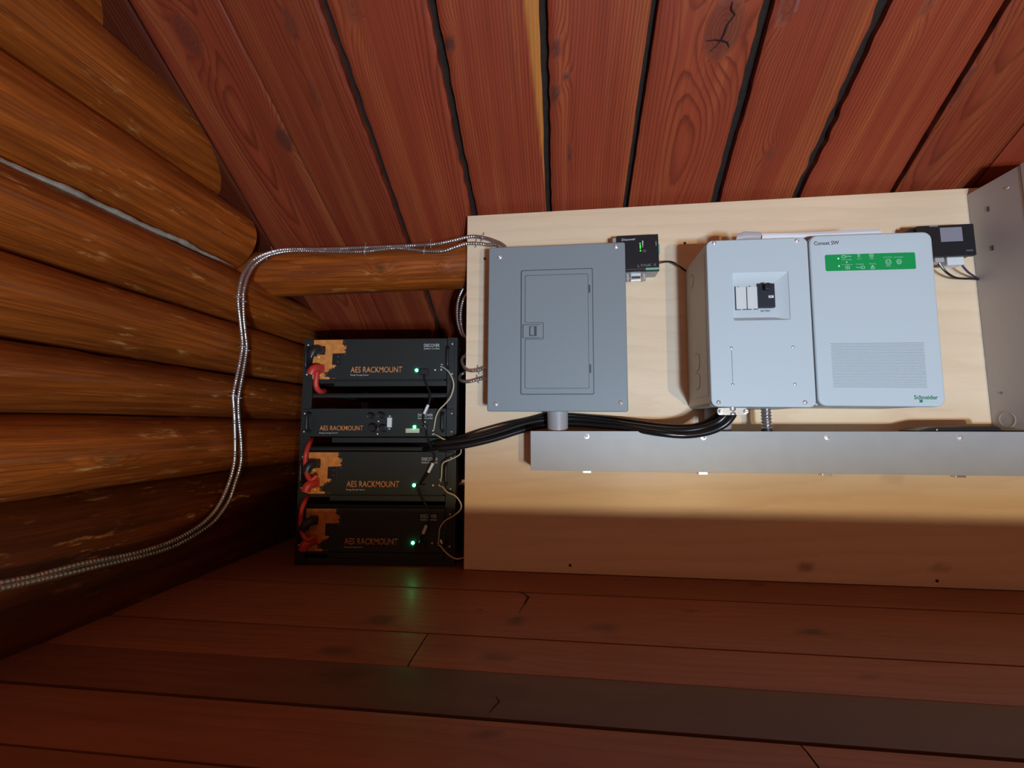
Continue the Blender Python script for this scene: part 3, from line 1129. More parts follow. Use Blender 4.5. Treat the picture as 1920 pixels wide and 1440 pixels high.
# ------------------------------------------------------------------ load centre (grey panel)
LY = 1.26
lc = thing('load_centre', 'grey metal breaker panel with a hinged door on the plywood, left of the white units', 'panel', (-0.008, PY, 0.49))
lc.rotation_euler = (0, R(0.35), 0)
X0, X1, Z0, Z1 = -0.2165, 0.1965, 0.491, 0.999
m = M()
m.box(X0 + 0.018, X1 - 0.018, LY + 0.008, PY, Z0 + 0.016, Z1 - 0.016, 0.003)
m.build('box', 'greypaint', lc)
m = M()
m.plate(X0, X1, Z0, Z1, LY, LY + 0.013, 0.006, 0.004)
cover = m.build('cover', 'greypaint', lc)


def lx(u):
    return at(u, 620, LY).x


def lz(v):
    return at(1045, v, LY).z


d = (lx(976.5), lx(1110.5), lz(738.5), lz(506))
m = M()  # groove ring around the door
m.plate(d[0] - 0.0022, d[1] + 0.0022, d[2] - 0.0022, d[3] + 0.0022, LY - 0.0006, LY + 0.002, 0.005, 0.0003)
m.build('door_gap', 'dkgrey', lc)
m = M()
m.plate(d[0], d[1], d[2], d[3], LY - 0.0034, LY + 0.002, 0.0045, 0.002)
door = m.build('door', 'greypaint', lc)
# embossed field of the door with the notch round the latch


def arc(cx, cz, r, a0, a1, n=5):
    return [(cx + r * math.cos(R(a0 + (a1 - a0) * i / n)), cz + r * math.sin(R(a0 + (a1 - a0) * i / n))) for i in range(n + 1)]


fx0, fx1, fz0, fz1 = lx(984), lx(1102), lz(728), lz(516)
nx, nz0, nz1 = lx(1018), lz(636), lz(604)
r = 0.005


def field(g):
    q = r
    P = []
    P += arc(fx1 - q - g, fz1 - q - g, q, 0, 90)
    P += arc(fx0 + q + g, fz1 - q - g, q, 90, 180)
    P += arc(fx0 + q + g, nz1 + q + g, q, 180, 270)
    P += arc(nx - q + g, nz1 - q + g, q, 90, 0)
    P += arc(nx - q + g, nz0 + q - g, q, 0, -90)
    P += arc(fx0 + q + g, nz0 - q - g, q, 90, 180)
    P += arc(fx0 + q + g, fz0 + q + g, q, 180, 270)
    P += arc(fx1 - q - g, fz0 + q + g, q, 270, 360)
    return P


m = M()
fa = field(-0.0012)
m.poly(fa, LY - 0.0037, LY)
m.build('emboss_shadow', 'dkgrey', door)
m = M()
yy = LY - 0.0052
L = []
for g, y in ((0, LY - 0.003), (0.0, yy + 0.001), (0.0004, yy + 0.0004), (0.0012, yy)):
    L.append([(x, y, z) for x, z in field(g)])
m.loft(L)
m.build('raised_field', 'greypaint', door)
m = M()
m.plate(lx(979), lx(1015), lz(634), lz(607), LY - 0.0048, LY, 0.002, 0.001)
latch = m.build('latch', 'greypaint', door)
m = M()
m.plate(lx(979.3), lx(980.8), lz(633), lz(608), LY - 0.0052, LY - 0.004, 0.0003, 0.0002)
m.plate(lx(980), lx(1012), lz(633.6), lz(632.6), LY - 0.0051, LY - 0.004, 0.0003, 0.0002)
m.plate(lx(980), lx(1012), lz(609), lz(608), LY - 0.0051, LY - 0.004, 0.0003, 0.0002)
m.build('latch_outline', 'dkgrey', latch)
m = M()
m.plate(lx(991.5), lx(1005.5), lz(630), lz(611.5), LY - 0.0052, LY - 0.004, 0.0006, 0.0002)
m.build('thumb_recess', 'dkgrey', latch)
m = M()
a, b, z0, z1 = lx(992.5), lx(1001), lz(628.5), lz(612.5)
m.loft([[(a, LY - 0.0048, z0), (b, LY - 0.0048, z0), (b, LY - 0.0048, z1), (a, LY - 0.0048, z1)], [(a + .001, LY - 0.009, z0 + .001), (a + .004, LY - 0.0105, z0 + .001), (a + .004, LY - 0.0105, z1 - .001), (a + .001, LY - 0.009, z1 - .001)]])
m.build('slider', 'greypaint', latch)
for v0, v1 in ((537, 551), (684, 700)):
    m = M()
    m.plate(lx(1103.5), lx(1106.5), lz(v1), lz(v0), LY - 0.0046, LY, 0.0006, 0.0004)
    m.build('hinge', 'dkgrey', door)
for u, v in ((935, 478), (1157, 467), (930, 758), (1161, 755)):
    m = M()
    screw(m, (lx(u), LY, lz(v)), (0, -1, 0), 0.0072, 0.0036)
    m.build('screw', 'steel', lc)

# ------------------------------------------------------------------ wiring trough
TY = 1.26
tr = thing('wiring_trough', 'long grey metal cable trough across the plywood under the panels', 'trough', (0.9, PY, 0.32))
TX0, TX1, TZ0, TZ1 = -0.0855, 2.0, 0.3205, 0.433
m = M()
m.box(TX0, TX1, TY + 0.003, PY, TZ0, TZ1, 0.0015)
m.build('body', 'trough', tr)
m = M()
m.box(TX0 - 0.001, TX1, TY, TY + 0.0028, TZ0 - 0.0005, TZ1 + 0.0012, 0.001)
m.build('cover', 'trough', tr)
for u, v in ((1100, 818), (1319, 820), (1551, 820), (1800, 821)):
    p = at(u, v, TY)
    m = M()
    m.lathe((p.x, TY, p.z), (0, -1, 0), [(0, 0.0075), (0.0008, 0.0074), (0.001, 0.0052), (0.0032, 0.0048), (0.0036, 0.0030), (0.0022, 0.0016), (0.0016, 0.0002)], 16)
    m.build('screw', 'steel', tr)
for u in (1100, 1317, 1548, 1797):
    p = at(u, 888, TY + 0.01)
    m = M()
    m.box(p.x - 0.012, p.x + 0.012, TY + 0.003, TY + 0.022, TZ0 - 0.0065, TZ0 + 0.001, 0.0008)
    m.build('clip', 'zinc', tr)

# conduits between panels and trough
p0, p1 = at(1026, 790, 1.30), at(1065, 790, 1.30)
cx, cr = (p0.x + p1.x) / 2, (p1.x - p0.x) / 2
m = M()
m.lathe((cx, 1.30, TZ1 + 0.001), (0, 0, 1), [(0, cr * 0.98), (0.012, cr), (0.07, cr)], 32)
tag(m.build('conduit_nipple', 'pvc'), 'short grey plastic conduit between the grey breaker panel and the trough', 'conduit', )
p0, p1 = at(1323, 785, 1.31), at(1371, 785, 1.31)
cx2, cr2 = (p0.x + p1.x) / 2, (p1.x - p0.x) / 2
m = M()
m.lathe((cx2, 1.315, TZ1 + 0.001), (0, 0, 1), [(0, cr2 * 1.02), (0.004, cr2 * 1.02), (0.005, cr2 * .98), (0.014, cr2), (0.066, cr2)], 32)
tag(m.build('conduit_nipple', 'pvc'), 'short grey plastic conduit behind the black cables, under the white breaker box', 'conduit')
p0, p1 = at(1429, 786, 1.27), at(1448, 786, 1.27)
cx3, cr3 = (p0.x + p1.x) / 2, (p1.x - p0.x) / 2
prof = [(0, cr3 * 1.02), (0.006, cr3 * 1.02)]
for i in range(61):
    h = 0.006 + i * 0.001
    prof.append((h, cr3 * (0.90 + 0.11 * math.cos(h / 0.0088 * 2 * math.pi))))
m = M()
m.lathe((cx3, 1.275, TZ1 + 0.001), (0, 0, 1), prof, 24)
fc = m.build('flexible_conduit', 'armor')
tag(fc, 'short ribbed silver flexible conduit between the white breaker box and the trough', 'conduit')
m = M()
m.cyl((cx3, 1.275, TZ1 + 0.001), (cx3, 1.275, TZ1 + 0.007), cr3 * 1.08, n=24, bev=0.001)
m.build('collar', 'black', fc)

# ------------------------------------------------------------------ white breaker box and inverter
IY = 1.16
ROT = R(0.75)
be = thing('breaker_box', 'white breaker box with a recessed black switch, joined to the left of the inverter', 'breaker box', (0.52, PY, 0.49))
be.rotation_euler = (0, ROT, 0)
bx0, bx1, bz0, bz1 = 0.3915, 0.6465, 0.4975, 0.9455
m = M()
L = [rr(bx0 + 0.001, bx1 - 0.001, bz0 + 0.001, bz1 - 0.001, 0.012, PY), rr(bx0 + 0.001, bx1 - 0.001, bz0 + 0.001, bz1 - 0.001, 0.012, IY + 0.0165)]
m.loft(L)
# folded seams on the left side
m.box(bx0 - 0.0004, bx0 + 0.002, IY + 0.020, PY - 0.012, bz0 + 0.030, bz0 + 0.0315)
m.box(bx0 - 0.0004, bx0 + 0.002, IY + 0.020, IY + 0.0215, bz0 + 0.030, bz1 - 0.03)
case = m.build('case', 'whiteside', be)


def side_ring(name, y, z, r, parent, x, mat, w=0.0009, a0=0, a1=360):
    pts = [(x, y + r * math.cos(R(a)), z + r * math.sin(R(a))) for a in np.linspace(a0, a1, 40)]
    return M().tube(pts, w, 6).build(name, mat, parent)


for (y, z, r) in ((1.27, 0.63, 0.026), (1.27, 0.575, 0.024), (1.30, 0.88, 0.02)):
    side_ring('knockout', y, z, r, case, bx0 + 0.0006, 'inkgrey', 0.0007, 60, 300)


def unrot(root_x):
    # place measured on the photograph -> the unit's own unrotated frame
    def q(u, v, Y):
        p = at(u, v, Y)
        dx, dz = p.x - root_x, p.z - 0.49
        return (root_x + dx * math.cos(ROT) - dz * math.sin(ROT), 0.49 + dx * math.sin(ROT) + dz * math.cos(ROT))
    return q


qb, qi = unrot(0.52), unrot(0.80)


def ix(u, v=560):
    return qb(u, v, IY)[0]


def iz(v, u=1425):
    return qb(u, v, IY)[1]


r0 = (ix(1374), ix(1480.5), iz(600.5), iz(509))
r1 = (ix(1375.5), ix(1456), iz(593), iz(529))
m = M()
m.plate(bx0, bx1, bz0, bz1, IY, IY + 0.018, 0.017, 0.003,
        extra=((r0[0], r0[1], r0[2], r0[3], 0.004, IY), (r0[0] + 0.0008, r0[1] - 0.0008, r0[2] + 0.0008, r0[3] - 0.0008, 0.004, IY + 0.0016), (r1[0] + 0.003, r1[1] + 0.004, r1[2], r1[3], 0.004, IY + 0.013)))
face = m.build('front_cover', 'white', be)
fy_ = IY + 0.013


def jx(u):
    return qb(u, 560, fy_)[0]


def jz(v):
    return qb(1420, v, fy_)[1]


for ua, ub in ((1379.5, 1399), (1400.5, 1420)):
    m = M()
    m.plate(jx(ua), jx(ub), jz(580), jz(537.5), fy_ - 0.0025, fy_ + 0.002, 0.0008, 0.0006)
    m.build('blank_plate', 'breakerwhite', face)
m = M()
for (ua, ub, va, vb) in ((1378, 1379.2, 580.5, 537), (1399.1, 1400.3, 580.5, 538), (1378, 1388, 580.8, 579.8), (1391, 1408, 580.6, 579.6), (1411, 1420, 580.2, 579.2), (1383, 1386, 538, 537.2), (1404, 1407, 537.4, 536.6)):
    m.box(jx(ua), jx(ub), fy_ - 0.0032, fy_, jz(va), jz(vb))
m.build('slot_gap', 'inkdark', face)
m = M()
m.plate(jx(1420), jx(1450), jz(578.5), jz(534), fy_ - 0.010, fy_ + 0.002, 0.001, 0.0012)
brk = m.build('breaker', 'navy', face)
brk['label'] = 'black breaker switch'
m = M()
m.box(jx(1428), jx(1437), fy_ - 0.026, fy_ - 0.008, jz(548), jz(536), 0.002)
m.build('toggle', 'black', brk)
m = M()
m.plate(jx(1437.5), jx(1447), jz(561), jz(556.5), fy_ - 0.0107, fy_ - 0.009, 0.0004, 0.0002)
tg = m.build('switch_label', 'label', brk)
text('lettering', 'ON', 'inkdark', tg, jx(1439.8), jx(1443.5), jz(560), 0.0042, fy_ - 0.0111, 0.01)
text('lettering', 'BATTERY', 'inkdark', face, jx(1425.5), jx(1443.5), jz(584.6), 0.0042, fy_ - 0.0004, 0.02)
for u, v in ((1339, 456), (1494, 451.5), (1347.5, 754.5), (1509.5, 754.5)):
    m = M()
    screw(m, (ix(u, v), IY, iz(v, u)), (0, -1, 0), 0.0058, 0.003)
    m.build('screw', 'steel', be)
for u, v in ((1371.5, 652.5), (1487, 651), (1374, 721), (1490.5, 720.5)):
    m = M()
    screw(m, (ix(u, v), IY, iz(v, u)), (0, -1, 0), 0.0042, 0.002)
    m.build('screw', 'steel', be)
m = M()
m.box(ix(1372.4, 685), ix(1373.2, 685), IY - 0.0006, IY + 0.001, iz(716), iz(657))
m.build('crease', 'inkgrey', be)

iv = thing('inverter', 'white inverter with a green control strip and a perforated vent, right of the breaker box', 'inverter', (0.80, PY, 0.49))
iv.rotation_euler = (0, ROT, 0)
vx0, vx1, vz0, vz1 = 0.6505, 0.9435, 0.4975, 0.9465
m = M()
m.box(vx0 + 0.002, vx1 - 0.012, IY + 0.018, PY, vz0 + 0.002, vz1 - 0.006, 0.004)
m.build('case', 'whiteside', iv)
GY = IY + 0.004
gz = lambda v: qi(1632, v, GY)[1]
gx = lambda u: qi(u, 490, GY)[0]
gp = (gx(1547), gx(1716.5), gz(506.5), gz(475.5))
m = M()
m.plate(vx0, vx1, vz0, vz1, IY, IY + 0.022, 0.021, 0.005,
        extra=((gp[0] - 0.008, gp[1] + 0.020, gp[2] - 0.012, gp[3] + 0.014, 0.004, IY), (gp[0] - 0.003, gp[1] + 0.006, gp[2] - 0.003, gp[3] + 0.003, 0.003, GY)))
fi = m.build('front_cover', 'white', iv)
m = M()
m.plate(gp[0], gp[1], gp[2], gp[3], GY - 0.0008, GY + 0.001, 0.004, 0.0004)
gpn = m.build('control_strip', 'green', fi)
gpn['label'] = 'green control strip with pale symbols'
GT = GY - 0.0012


def gpt(u, v):  # zoomed strip coordinates (1540..1725, 465..515) scaled by 10.38, with the strip's tilt taken out
    uu = 1540 + u / 10.38
    vv = 465 + v / 10.38 + (uu - 1632) * 0.019
    return gx(uu), gz(vv)


def gtext(body, u0, u1, v, hpx):
    x0, z = gpt(u0, v)
    x1, _ = gpt(u1, v)
    text('lettering', body, 'inkmint', gpn, x0, x1, z, hpx / 10.38 * IY / FPX * 1.05, GT, 0.0)


gtext('Inverting', 395, 585, 235, 20)
gtext('AC In', 690, 780, 225, 20)
gtext('Fault', 940, 1020, 218, 20)
gtext('Inv Support', 390, 600, 332, 20)
gtext('Charging', 660, 815, 325, 20)
gtext('Warning', 915, 1050, 320, 20)
gtext('Clear Fault', 1205, 1375, 195, 20)
gtext('Inv Enable', 1415, 1590, 195, 20)
gtext('Reset', 1250, 1345, 365, 20)
m = M()


def gline(pts, wpx=9, closed=False):
    P = [gpt(*p) for p in pts]
    if closed:
        P.append(P[0])
    w_ = wpx / 10.38 * 0.00075
    for (xa_, za), (xb_, zb) in zip(P, P[1:]):
        dx, dz = xb_ - xa_, zb - za
        ln = math.hypot(dx, dz) or 1e-6
        nx_, nz_ = -dz / ln * w_, dx / ln * w_
        m.poly([(xa_ + nx_, za + nz_), (xb_ + nx_, zb + nz_), (xb_ - nx_, zb - nz_), (xa_ - nx_, za - nz_)], GT, GT + 0.0006)


def circ(u, v, r, a0=0, a1=360, n=18):
    return [(u + r * math.cos(R(a0 + (a1 - a0) * i / n)), v + r * math.sin(R(a0 + (a1 - a0) * i / n))) for i in range(n + 1)]


gline([(398, 145), (465, 145), (465, 188), (398, 188)], 9, True)
gline([(485, 150), (498, 163), (485, 176)])
gline([(512, 165), (525, 153), (545, 158), (560, 168), (580, 158)])
gline([(705, 122), (755, 122)])
gline([(718, 122), (718, 185)])
gline([(742, 122), (742, 185)])
gline(circ(975, 148, 36))
gline(circ(975, 148, 12))
gline([(462, 358), (535, 358), (535, 405), (462, 405)], 9, True)
gline([(498, 358), (498, 405)])
gline([(660, 378), (680, 370), (700, 388), (725, 378), (755, 378)])
gline([(765, 358), (825, 358), (825, 400), (765, 400)], 9, True)
gline([(985, 336), (1025, 400), (945, 400)], 10, True)
gline([(985, 356), (985, 382)], 8)
gline(circ(1297, 278, 52))
gline(circ(1297, 275, 26, -60, 240))
gline(circ(1507, 272, 46))
gline(circ(1507, 275, 22, -60, 240))
gline([(1507, 250), (1507, 272)])
m.build('symbols', 'inkmint', gpn)['label'] = 'pale green line symbols'
for u, v, s in ((328, 203, 1.2), (488, 275, 0.8), (333, 350, 1.1)):
    x, z = gpt(u, v)
    m = M()
    m.dome((x, GT, z), (0, -1, 0), 0.0019 * s, 0.0012)
    m.build('indicator_light', 'ledpanel', gpn)
text('lettering', 'Conext SW', 'inkdark', fi, qi(1526, 456, IY)[0], qi(1573, 456, IY)[0], qi(1550, 459, IY)[1], 0.0100, IY - 0.0003, 0.012)
sx0, sx1 = qi(1714, 746, IY)[0], qi(1758.5, 746, IY)[0]
text('lettering', 'Schneider', 'inkgreen', fi, sx0, sx1, qi(1735, 748.5, IY)[1], 0.0098, IY - 0.0003, 0.02)
text('lettering', 'Electric', 'inkmint', fi, qi(1732, 752, IY)[0], sx1, qi(1735, 754.5, IY)[1], 0.0052, IY - 0.0003, 0.0)
m = M()
x, z = qi(1727, 752, IY)
m.plate(x - 0.0035, x + 0.0035, z - 0.0035, z + 0.0035, IY - 0.0004, IY + 0.001, 0.001, 0.0001)
m.build('emblem', 'inkgreen', fi)
# perforated vent
va = (qi(1561, 685, IY)[0], qi(1734.5, 685, IY)[0], qi(1650, 726, IY)[1], qi(1650, 643.5, IY)[1])
m = M()
m.plate(va[0] - 0.001, va[1] + 0.001, va[2] - 0.001, va[3] + 0.001, IY - 0.0002, IY + 0.001, 0.001, 0.0001)
m.mi = 1
nc, nr = 58, 28
px_, pz_ = (va[1] - va[0]) / nc, (va[3] - va[2]) / nr
for j in range(nr + 1):
    for i in range(nc + (0 if j % 2 else 1)):
        x = va[0] + (i + (0.5 if j % 2 else 0)) * px_
        z = va[2] + j * pz_
        rr_ = 0.00092
        q = [m.bm.verts.new((x + rr_ * math.cos(a), IY - 0.0004, z + rr_ * math.sin(a))) for a in (0.5, 1.57, 2.6, 3.66, 4.71, 5.76)]
        m.face(q)
m.build('vent_grille', ['white', 'dkgrey'], fi, smooth=False)['label'] = 'panel of small dark vent holes'

# papers lying on the white units, front edges curling up
def sheet(name, mat, rows, label):
    m = M()
    top = [[m.bm.verts.new(p) for p in row] for row in rows]
    bot = [[m.bm.verts.new(Vector(p) + Vector((0, 0.0008, 0.0008))) for p in row] for row in rows]
    for a, b in ((top, 1), (bot, -1)):
        for r0_, r1_ in zip(a, a[1:]):
            for k in range(len(r0_) - 1):
                m.face((r0_[k], r0_[k + 1], r1_[k + 1], r1_[k])[::b])
    rim_t = top[0] + [r_[-1] for r_ in top[1:-1]] + top[-1][::-1] + [r_[0] for r_ in top[1:-1]][::-1]
    rim_b = bot[0] + [r_[-1] for r_ in bot[1:-1]] + bot[-1][::-1] + [r_[0] for r_ in bot[1:-1]][::-1]
    for k in range(len(rim_t)):
        m.face((rim_t[k], rim_t[(k + 1) % len(rim_t)], rim_b[(k + 1) % len(rim_t)], rim_b[k]))
    return tag(m.build(name, mat, angle=60), label, 'paper')


def sheet_rows(tops, Yf):
    """tops: photograph points of the raised front edge; the sheet drops behind it onto the box and runs back to the plywood"""
    t = [at(u, v, Yf) for u, v in tops]
    rows = [t]
    for dy, k in ((-0.004, 0.55), (0.002, 0.15), (0.02, 0.02), (0.13, 0.03)):
        rows.append([Vector((p.x, Yf + dy, 0.9525 + (p.z - 0.9525) * k)) for p in t])
    return rows


sheet('paper_sheet', 'paper', sheet_rows([(1428, 437.5), (1470, 437), (1540, 434.5), (1600, 431.5), (1650, 429.5)], 1.192), 'white paper lying on top of the breaker box and inverter, front edge curled up')
sheet('plastic_sleeve', 'acetate', sheet_rows([(1380, 441), (1396, 434), (1426, 435.5)], 1.186), 'grey clear sleeve sticking up over the breaker box, left of the white paper')

# cable clamp under the breaker box
cc = at(1372, 771, 1.215)
cl = thing('cable_clamp', 'bright zinc cable clamp under the white breaker box gripping the black cables', 'clamp', tuple(cc))


def kx(u):
    return at(u, 771, 1.205).x


def kz(v):
    return at(1372, v, 1.205).z


m = M()
m.plate(kx(1344), kx(1400), kz(778.3), kz(764.6), 1.200, 1.203, 0.006, 0.001)
m.build('strap', 'zinc', cl)
m = M()
m.lathe((kx(1373), 1.212, kz(778.3)), (0, 0, 1), [(0, 0.0135), (0.002, 0.0145), (0.006, 0.014), (0.008, 0.0125), (0.011, 0.0125), (0.013, 0.0145), (0.028, 0.0145)], 20)
m.build('saddle', 'zinc', cl)
for u in (1350, 1396.5):
    m = M()
    m.cyl((kx(u), 1.200, kz(772)), (kx(u), 1.193, kz(772)), 0.0055, n=6, bev=0.0007)
    m.build('clamp_screw', 'steel', cl)
    m = M()
    m.box(kx(u) - 0.004, kx(u) + 0.004, 1.1922, 1.1935, kz(772) - 0.0007, kz(772) + 0.0007)
    m.build('slot', 'black', cl)

# thick battery cables
bg = 'thick black battery cables'
cable('battery_cable', 'upper thick black battery cable from the clamp under the white breaker box to the rack', 'cable',
      [at(1366, 768, 1.222), at(1360, 778, 1.218), at(1345, 791, 1.222), at(1318, 802, 1.235), at(1280, 807, 1.245), at(1230, 804, 1.262), at(1170, 796, 1.295), at(1110, 788, 1.333), at(1060, 785, 1.346), at(1010, 789, 1.346), at(975, 797, 1.346), at(935, 810, 1.344), at(890, 822, 1.340), at(850, 829, 1.336), at(822, 833, 1.345), at(795, 834, 1.39), at(770, 833, 1.45)], 0.0094, 'cable', bg, 14)
cable('battery_cable', 'lower thick black battery cable from the clamp under the white breaker box to the rack', 'cable',
      [at(1378, 768, 1.222), at(1373, 780, 1.212), at(1357, 797, 1.214), at(1328, 810, 1.224), at(1285, 816, 1.236), at(1235, 812, 1.243), at(1175, 802.5, 1.285), at(1115, 797, 1.325), at(1060, 794, 1.345), at(1010, 799, 1.345), at(975, 808, 1.344), at(930, 822, 1.338), at(885, 833, 1.330), at(850, 839, 1.326), at(820, 842, 1.335), at(795, 842, 1.39), at(770, 840, 1.45)], 0.0094, 'cable', bg, 14)
cable('battery_cable', 'third thick black cable lying behind the other two in front of the plywood', 'cable',
      [at(1352, 768, 1.25), at(1340, 782, 1.25), at(1300, 799, 1.27), at(1240, 798, 1.30), at(1170, 788, 1.335), at(1110, 782, 1.349), at(1060, 779, 1.349), at(1020, 782, 1.349), at(985, 789, 1.349), at(940, 803, 1.349), at(890, 817, 1.348), at(850, 826, 1.345), at(820, 829, 1.36), at(795, 830, 1.41), at(770, 829, 1.46)], 0.0070, 'cable', bg, 14)
cable('thin_cable', 'thin black cable along the top of the thick cables left of the trough', 'cable',
      [at(1040, 772, 1.345), at(1015, 778, 1.350), at(985, 785, 1.354), at(950, 792, 1.355), at(905, 804, 1.355), at(872, 815, 1.354), at(850, 822, 1.352), at(825, 829, 1.37)], 0.0030, 'cable', None, 10)

# ------------------------------------------------------------------ gateway box
GWY = 1.305
gw = thing('gateway', 'small black and grey communication box with green lights, right of the breaker panel top', 'gateway', (0.25, PY, 0.93))


def wx(u):
    return at(u, 480, GWY).x


def wz(v):
    return at(1195, v, GWY).z


gx0, gx1, gz0, gz1 = wx(1157), wx(1235.5), wz(509.5), wz(440.5)
m = M()
m.box(gx0 - 0.012, gx1 - 0.001, GWY + 0.006, PY, gz0 - 0.001, gz1 - 0.003, 0.002)
m.build('case', 'gatebody', gw)
m = M()
m.plate(gx0, gx1, gz0, gz1, GWY, GWY + 0.008, 0.002, 0.001)
gf = m.build('front_panel', 'black', gw)
text('lettering', 'Discover', 'inkwhite', gf, wx(1166.5), wx(1192.5), wz(450.5), 0.0072, GWY - 0.0005, 0.012, slope=0.03)
text('lettering', 'LYNK II', 'inkgrey', gf, wx(1195), wx(1229), wz(501), 0.0092, GWY - 0.0005, 0.01, slope=0.03)
m = M()
m.plate(wx(1210), wx(1235.5), wz(507), wz(503), GWY - 0.0006, GWY + 0.001, 0.0004, 0.0002)
m.build('green_stripe', 'ltgreen', gf)['label'] = 'pale green stripe'
m = M()
m.plate(wx(1174), wx(1210), wz(505), wz(504.4), GWY - 0.0004, GWY + 0.001, 0.0002, 0.0001)
for v in (469.5, 472.2):
    m.plate(wx(1205), wx(1212), wz(v + 0.8), wz(v), GWY - 0.0004, GWY + 0.001, 0.0003, 0.0001)
m.build('fine_print', 'inkgrey', gf)
m = M()
m.poly([(wx(1204.6), wz(452)), (wx(1207), wz(452)), (wx(1206), wz(464.5)), (wx(1205.2), wz(464.5))], GWY - 0.0005, GWY + 0.0005)
m.poly([(wx(1230.3), wz(454)), (wx(1231), wz(454)), (wx(1231.4), wz(462.5)), (wx(1230.7), wz(462.5))], GWY - 0.0005, GWY + 0.0005)
m.build('level_wedge', 'inkwhite', gf)
for v, s in ((456.5, 1), (460, 1), (462.8, 1), (465.5, 1), (470.3, 1.15)):
    m = M()
    m.dome((wx(1200.8 + (v - 456) * 0.03), GWY, wz(v)), (0, -1, 0), 0.0016 * s, 0.0012, 10)
    m.build('status_light', 'ledsmall', gf)
m = M()
m.box(gx1 - 0.001, gx1 + 0.007, GWY + 0.015, GWY + 0.030, wz(474), wz(455), 0.002)
m.build('terminal_plug', 'connector', gw)['label'] = 'green terminal plug'
m = M()
m.box(wx(1183), wx(1203), GWY + 0.016, GWY + 0.034, gz0 - 0.022, gz0 + 0.001, 0.002)
sp = m.build('serial_plug', 'steel', gw)
m = M()
m.box(wx(1185), wx(1201), GWY + 0.0145, GWY + 0.018, gz0 - 0.016, gz0 - 0.009, 0.001)
m.build('plug_face', 'dkgrey', sp)
for u in (1178, 1209):
    m = M()
    m.cyl((wx(u), GWY + 0.025, gz0 + 0.001), (wx(u), GWY + 0.025, gz0 - 0.024), 0.0052, n=12, bev=0.001)
    m.cyl((wx(u), GWY + 0.025, gz0 - 0.008), (wx(u), GWY + 0.025, gz0 - 0.014), 0.0075, n=12, bev=0.001)
    m.build('thumb_screw', 'steel', sp)
cable('signal_wire', 'thin black wire from the gateway to the white breaker box', 'wire',
      [Vector((gx1 - 0.003, 1.325, wz(492))), at(1243, 491.5, 1.325), at(1255, 490.5, 1.33), at(1264, 493, 1.335), at(1276, 501, 1.34), at(1286, 508, 1.35), at(1296, 511, 1.354)], 0.0030, 'cable', None, 8)

# ------------------------------------------------------------------ monitor at the right
MY = 1.295
mo = thing('remote_display', 'black control display with a grey screen behind the right edge of the inverter', 'display', (1.10, PY, 0.93))


def ox(u):
    return at(u, 450, MY).x


def oz(v):
    return at(1780, v, MY).z


ox0, ox1, oz0, oz1 = ox(1712), ox(1829), oz(480), oz(421)
m = M()
m.box(ox0, ox1 - 0.004, MY + 0.010, MY + 0.045, oz0 + 0.002, oz1 - 0.001, 0.004)
m.build('case', 'black', mo)
m = M()
m.plate(ox0 + 0.012, ox1, oz0, oz1, MY, MY + 0.012, 0.003, 0.002)
of = m.build('front_panel', 'black', mo)
m = M()
m.plate(ox(1764), ox(1805.5), oz(453), oz(426.5), MY - 0.0006, MY + 0.001, 0.0008, 0.0003)
m.build('screen', 'screen', of)['label'] = 'blank grey screen'
text('lettering', 'Schneider', 'inkgrey', of, ox(1809.5), ox(1823), oz(472.3), 0.0052, MY - 0.0004, 0.02, slope=0.03)
m = M()
m.plate(ox(1745), ox(1761), oz(424), oz(421.5), MY - 0.001, MY + 0.001, 0.0006, 0.0003)
m.build('top_tab', 'inkgrey', of)
m = M()
m.box(ox(1779.5), ox(1812), MY + 0.012, MY + 0.038, oz0 - 0.022, oz0 + 0.003, 0.002)
m.box(ox(1794.5), ox(1797), MY + 0.011, MY + 0.013, oz0 - 0.015, oz0 - 0.004, 0.0005)
m.build('white_plug', 'label', mo)['label'] = 'white plug under the display'
m = M()
m.box(ox(1757), ox(1775), MY + 0.012, MY + 0.038, oz0 - 0.012, oz0 + 0.003, 0.002)
m.build('black_plug', 'acetate', mo)
wgr = 'wires under the display'
cable('display_wire', 'black wire looping from the left plug of the display to the metal box', 'wire',
      [at(1758, 486, 1.315), at(1763, 497, 1.318), at(1775, 511, 1.322), at(1790, 520, 1.33), at(1806, 522.5, 1.335), at(1823, 522.5, 1.34), at(1834, 524, 1.35)], 0.0030, 'cable', wgr, 8)
cable('display_wire', 'dark violet wire running from the white plug of the display to the metal box', 'wire',
      [at(1800, 490, 1.315), at(1806, 500, 1.318), at(1815, 510, 1.325), at(1825, 517, 1.335), at(1834, 522, 1.35)], 0.0026, 'purple', wgr, 8)

# ------------------------------------------------------------------ metal box at the right edge
BX = 1.2175
mb = thing('junction_box', 'large beige grey metal box cut off by the right edge of the picture', 'box', (1.45, PY, 0.44))
m = M()
m.box(BX, 1.72, 1.212, PY - 0.0005, 0.4365, 1.137, 0.0012)
body = m.build('case', 'beige', mb)
m = M()
m.box(BX - 0.0015, 1.7215, 1.185, 1.210, 0.4365, 1.1385, 0.0015)
m.build('cover', 'beige', mb)
for u, v in ((1853, 392), (1861, 465)):
    p = atX(u, v, BX)
    m = M()
    m.box(BX - 0.0012, BX + 0.001, p.y - 0.003, p.y + 0.003, p.z - 0.007, p.z + 0.007, 0.0005)
    m.build('slot', 'inkdark', body)
for u, v in ((1889, 352), (1878, 737)):
    p = atX(u, v, BX)
    m = M()
    m.dome((BX, p.y, p.z), (-1, 0, 0), 0.004, 0.002)
    m.build('screw', 'steel' if v < 500 else 'inkgrey', body)
p = atX(1889, 787, BX)
m = M()
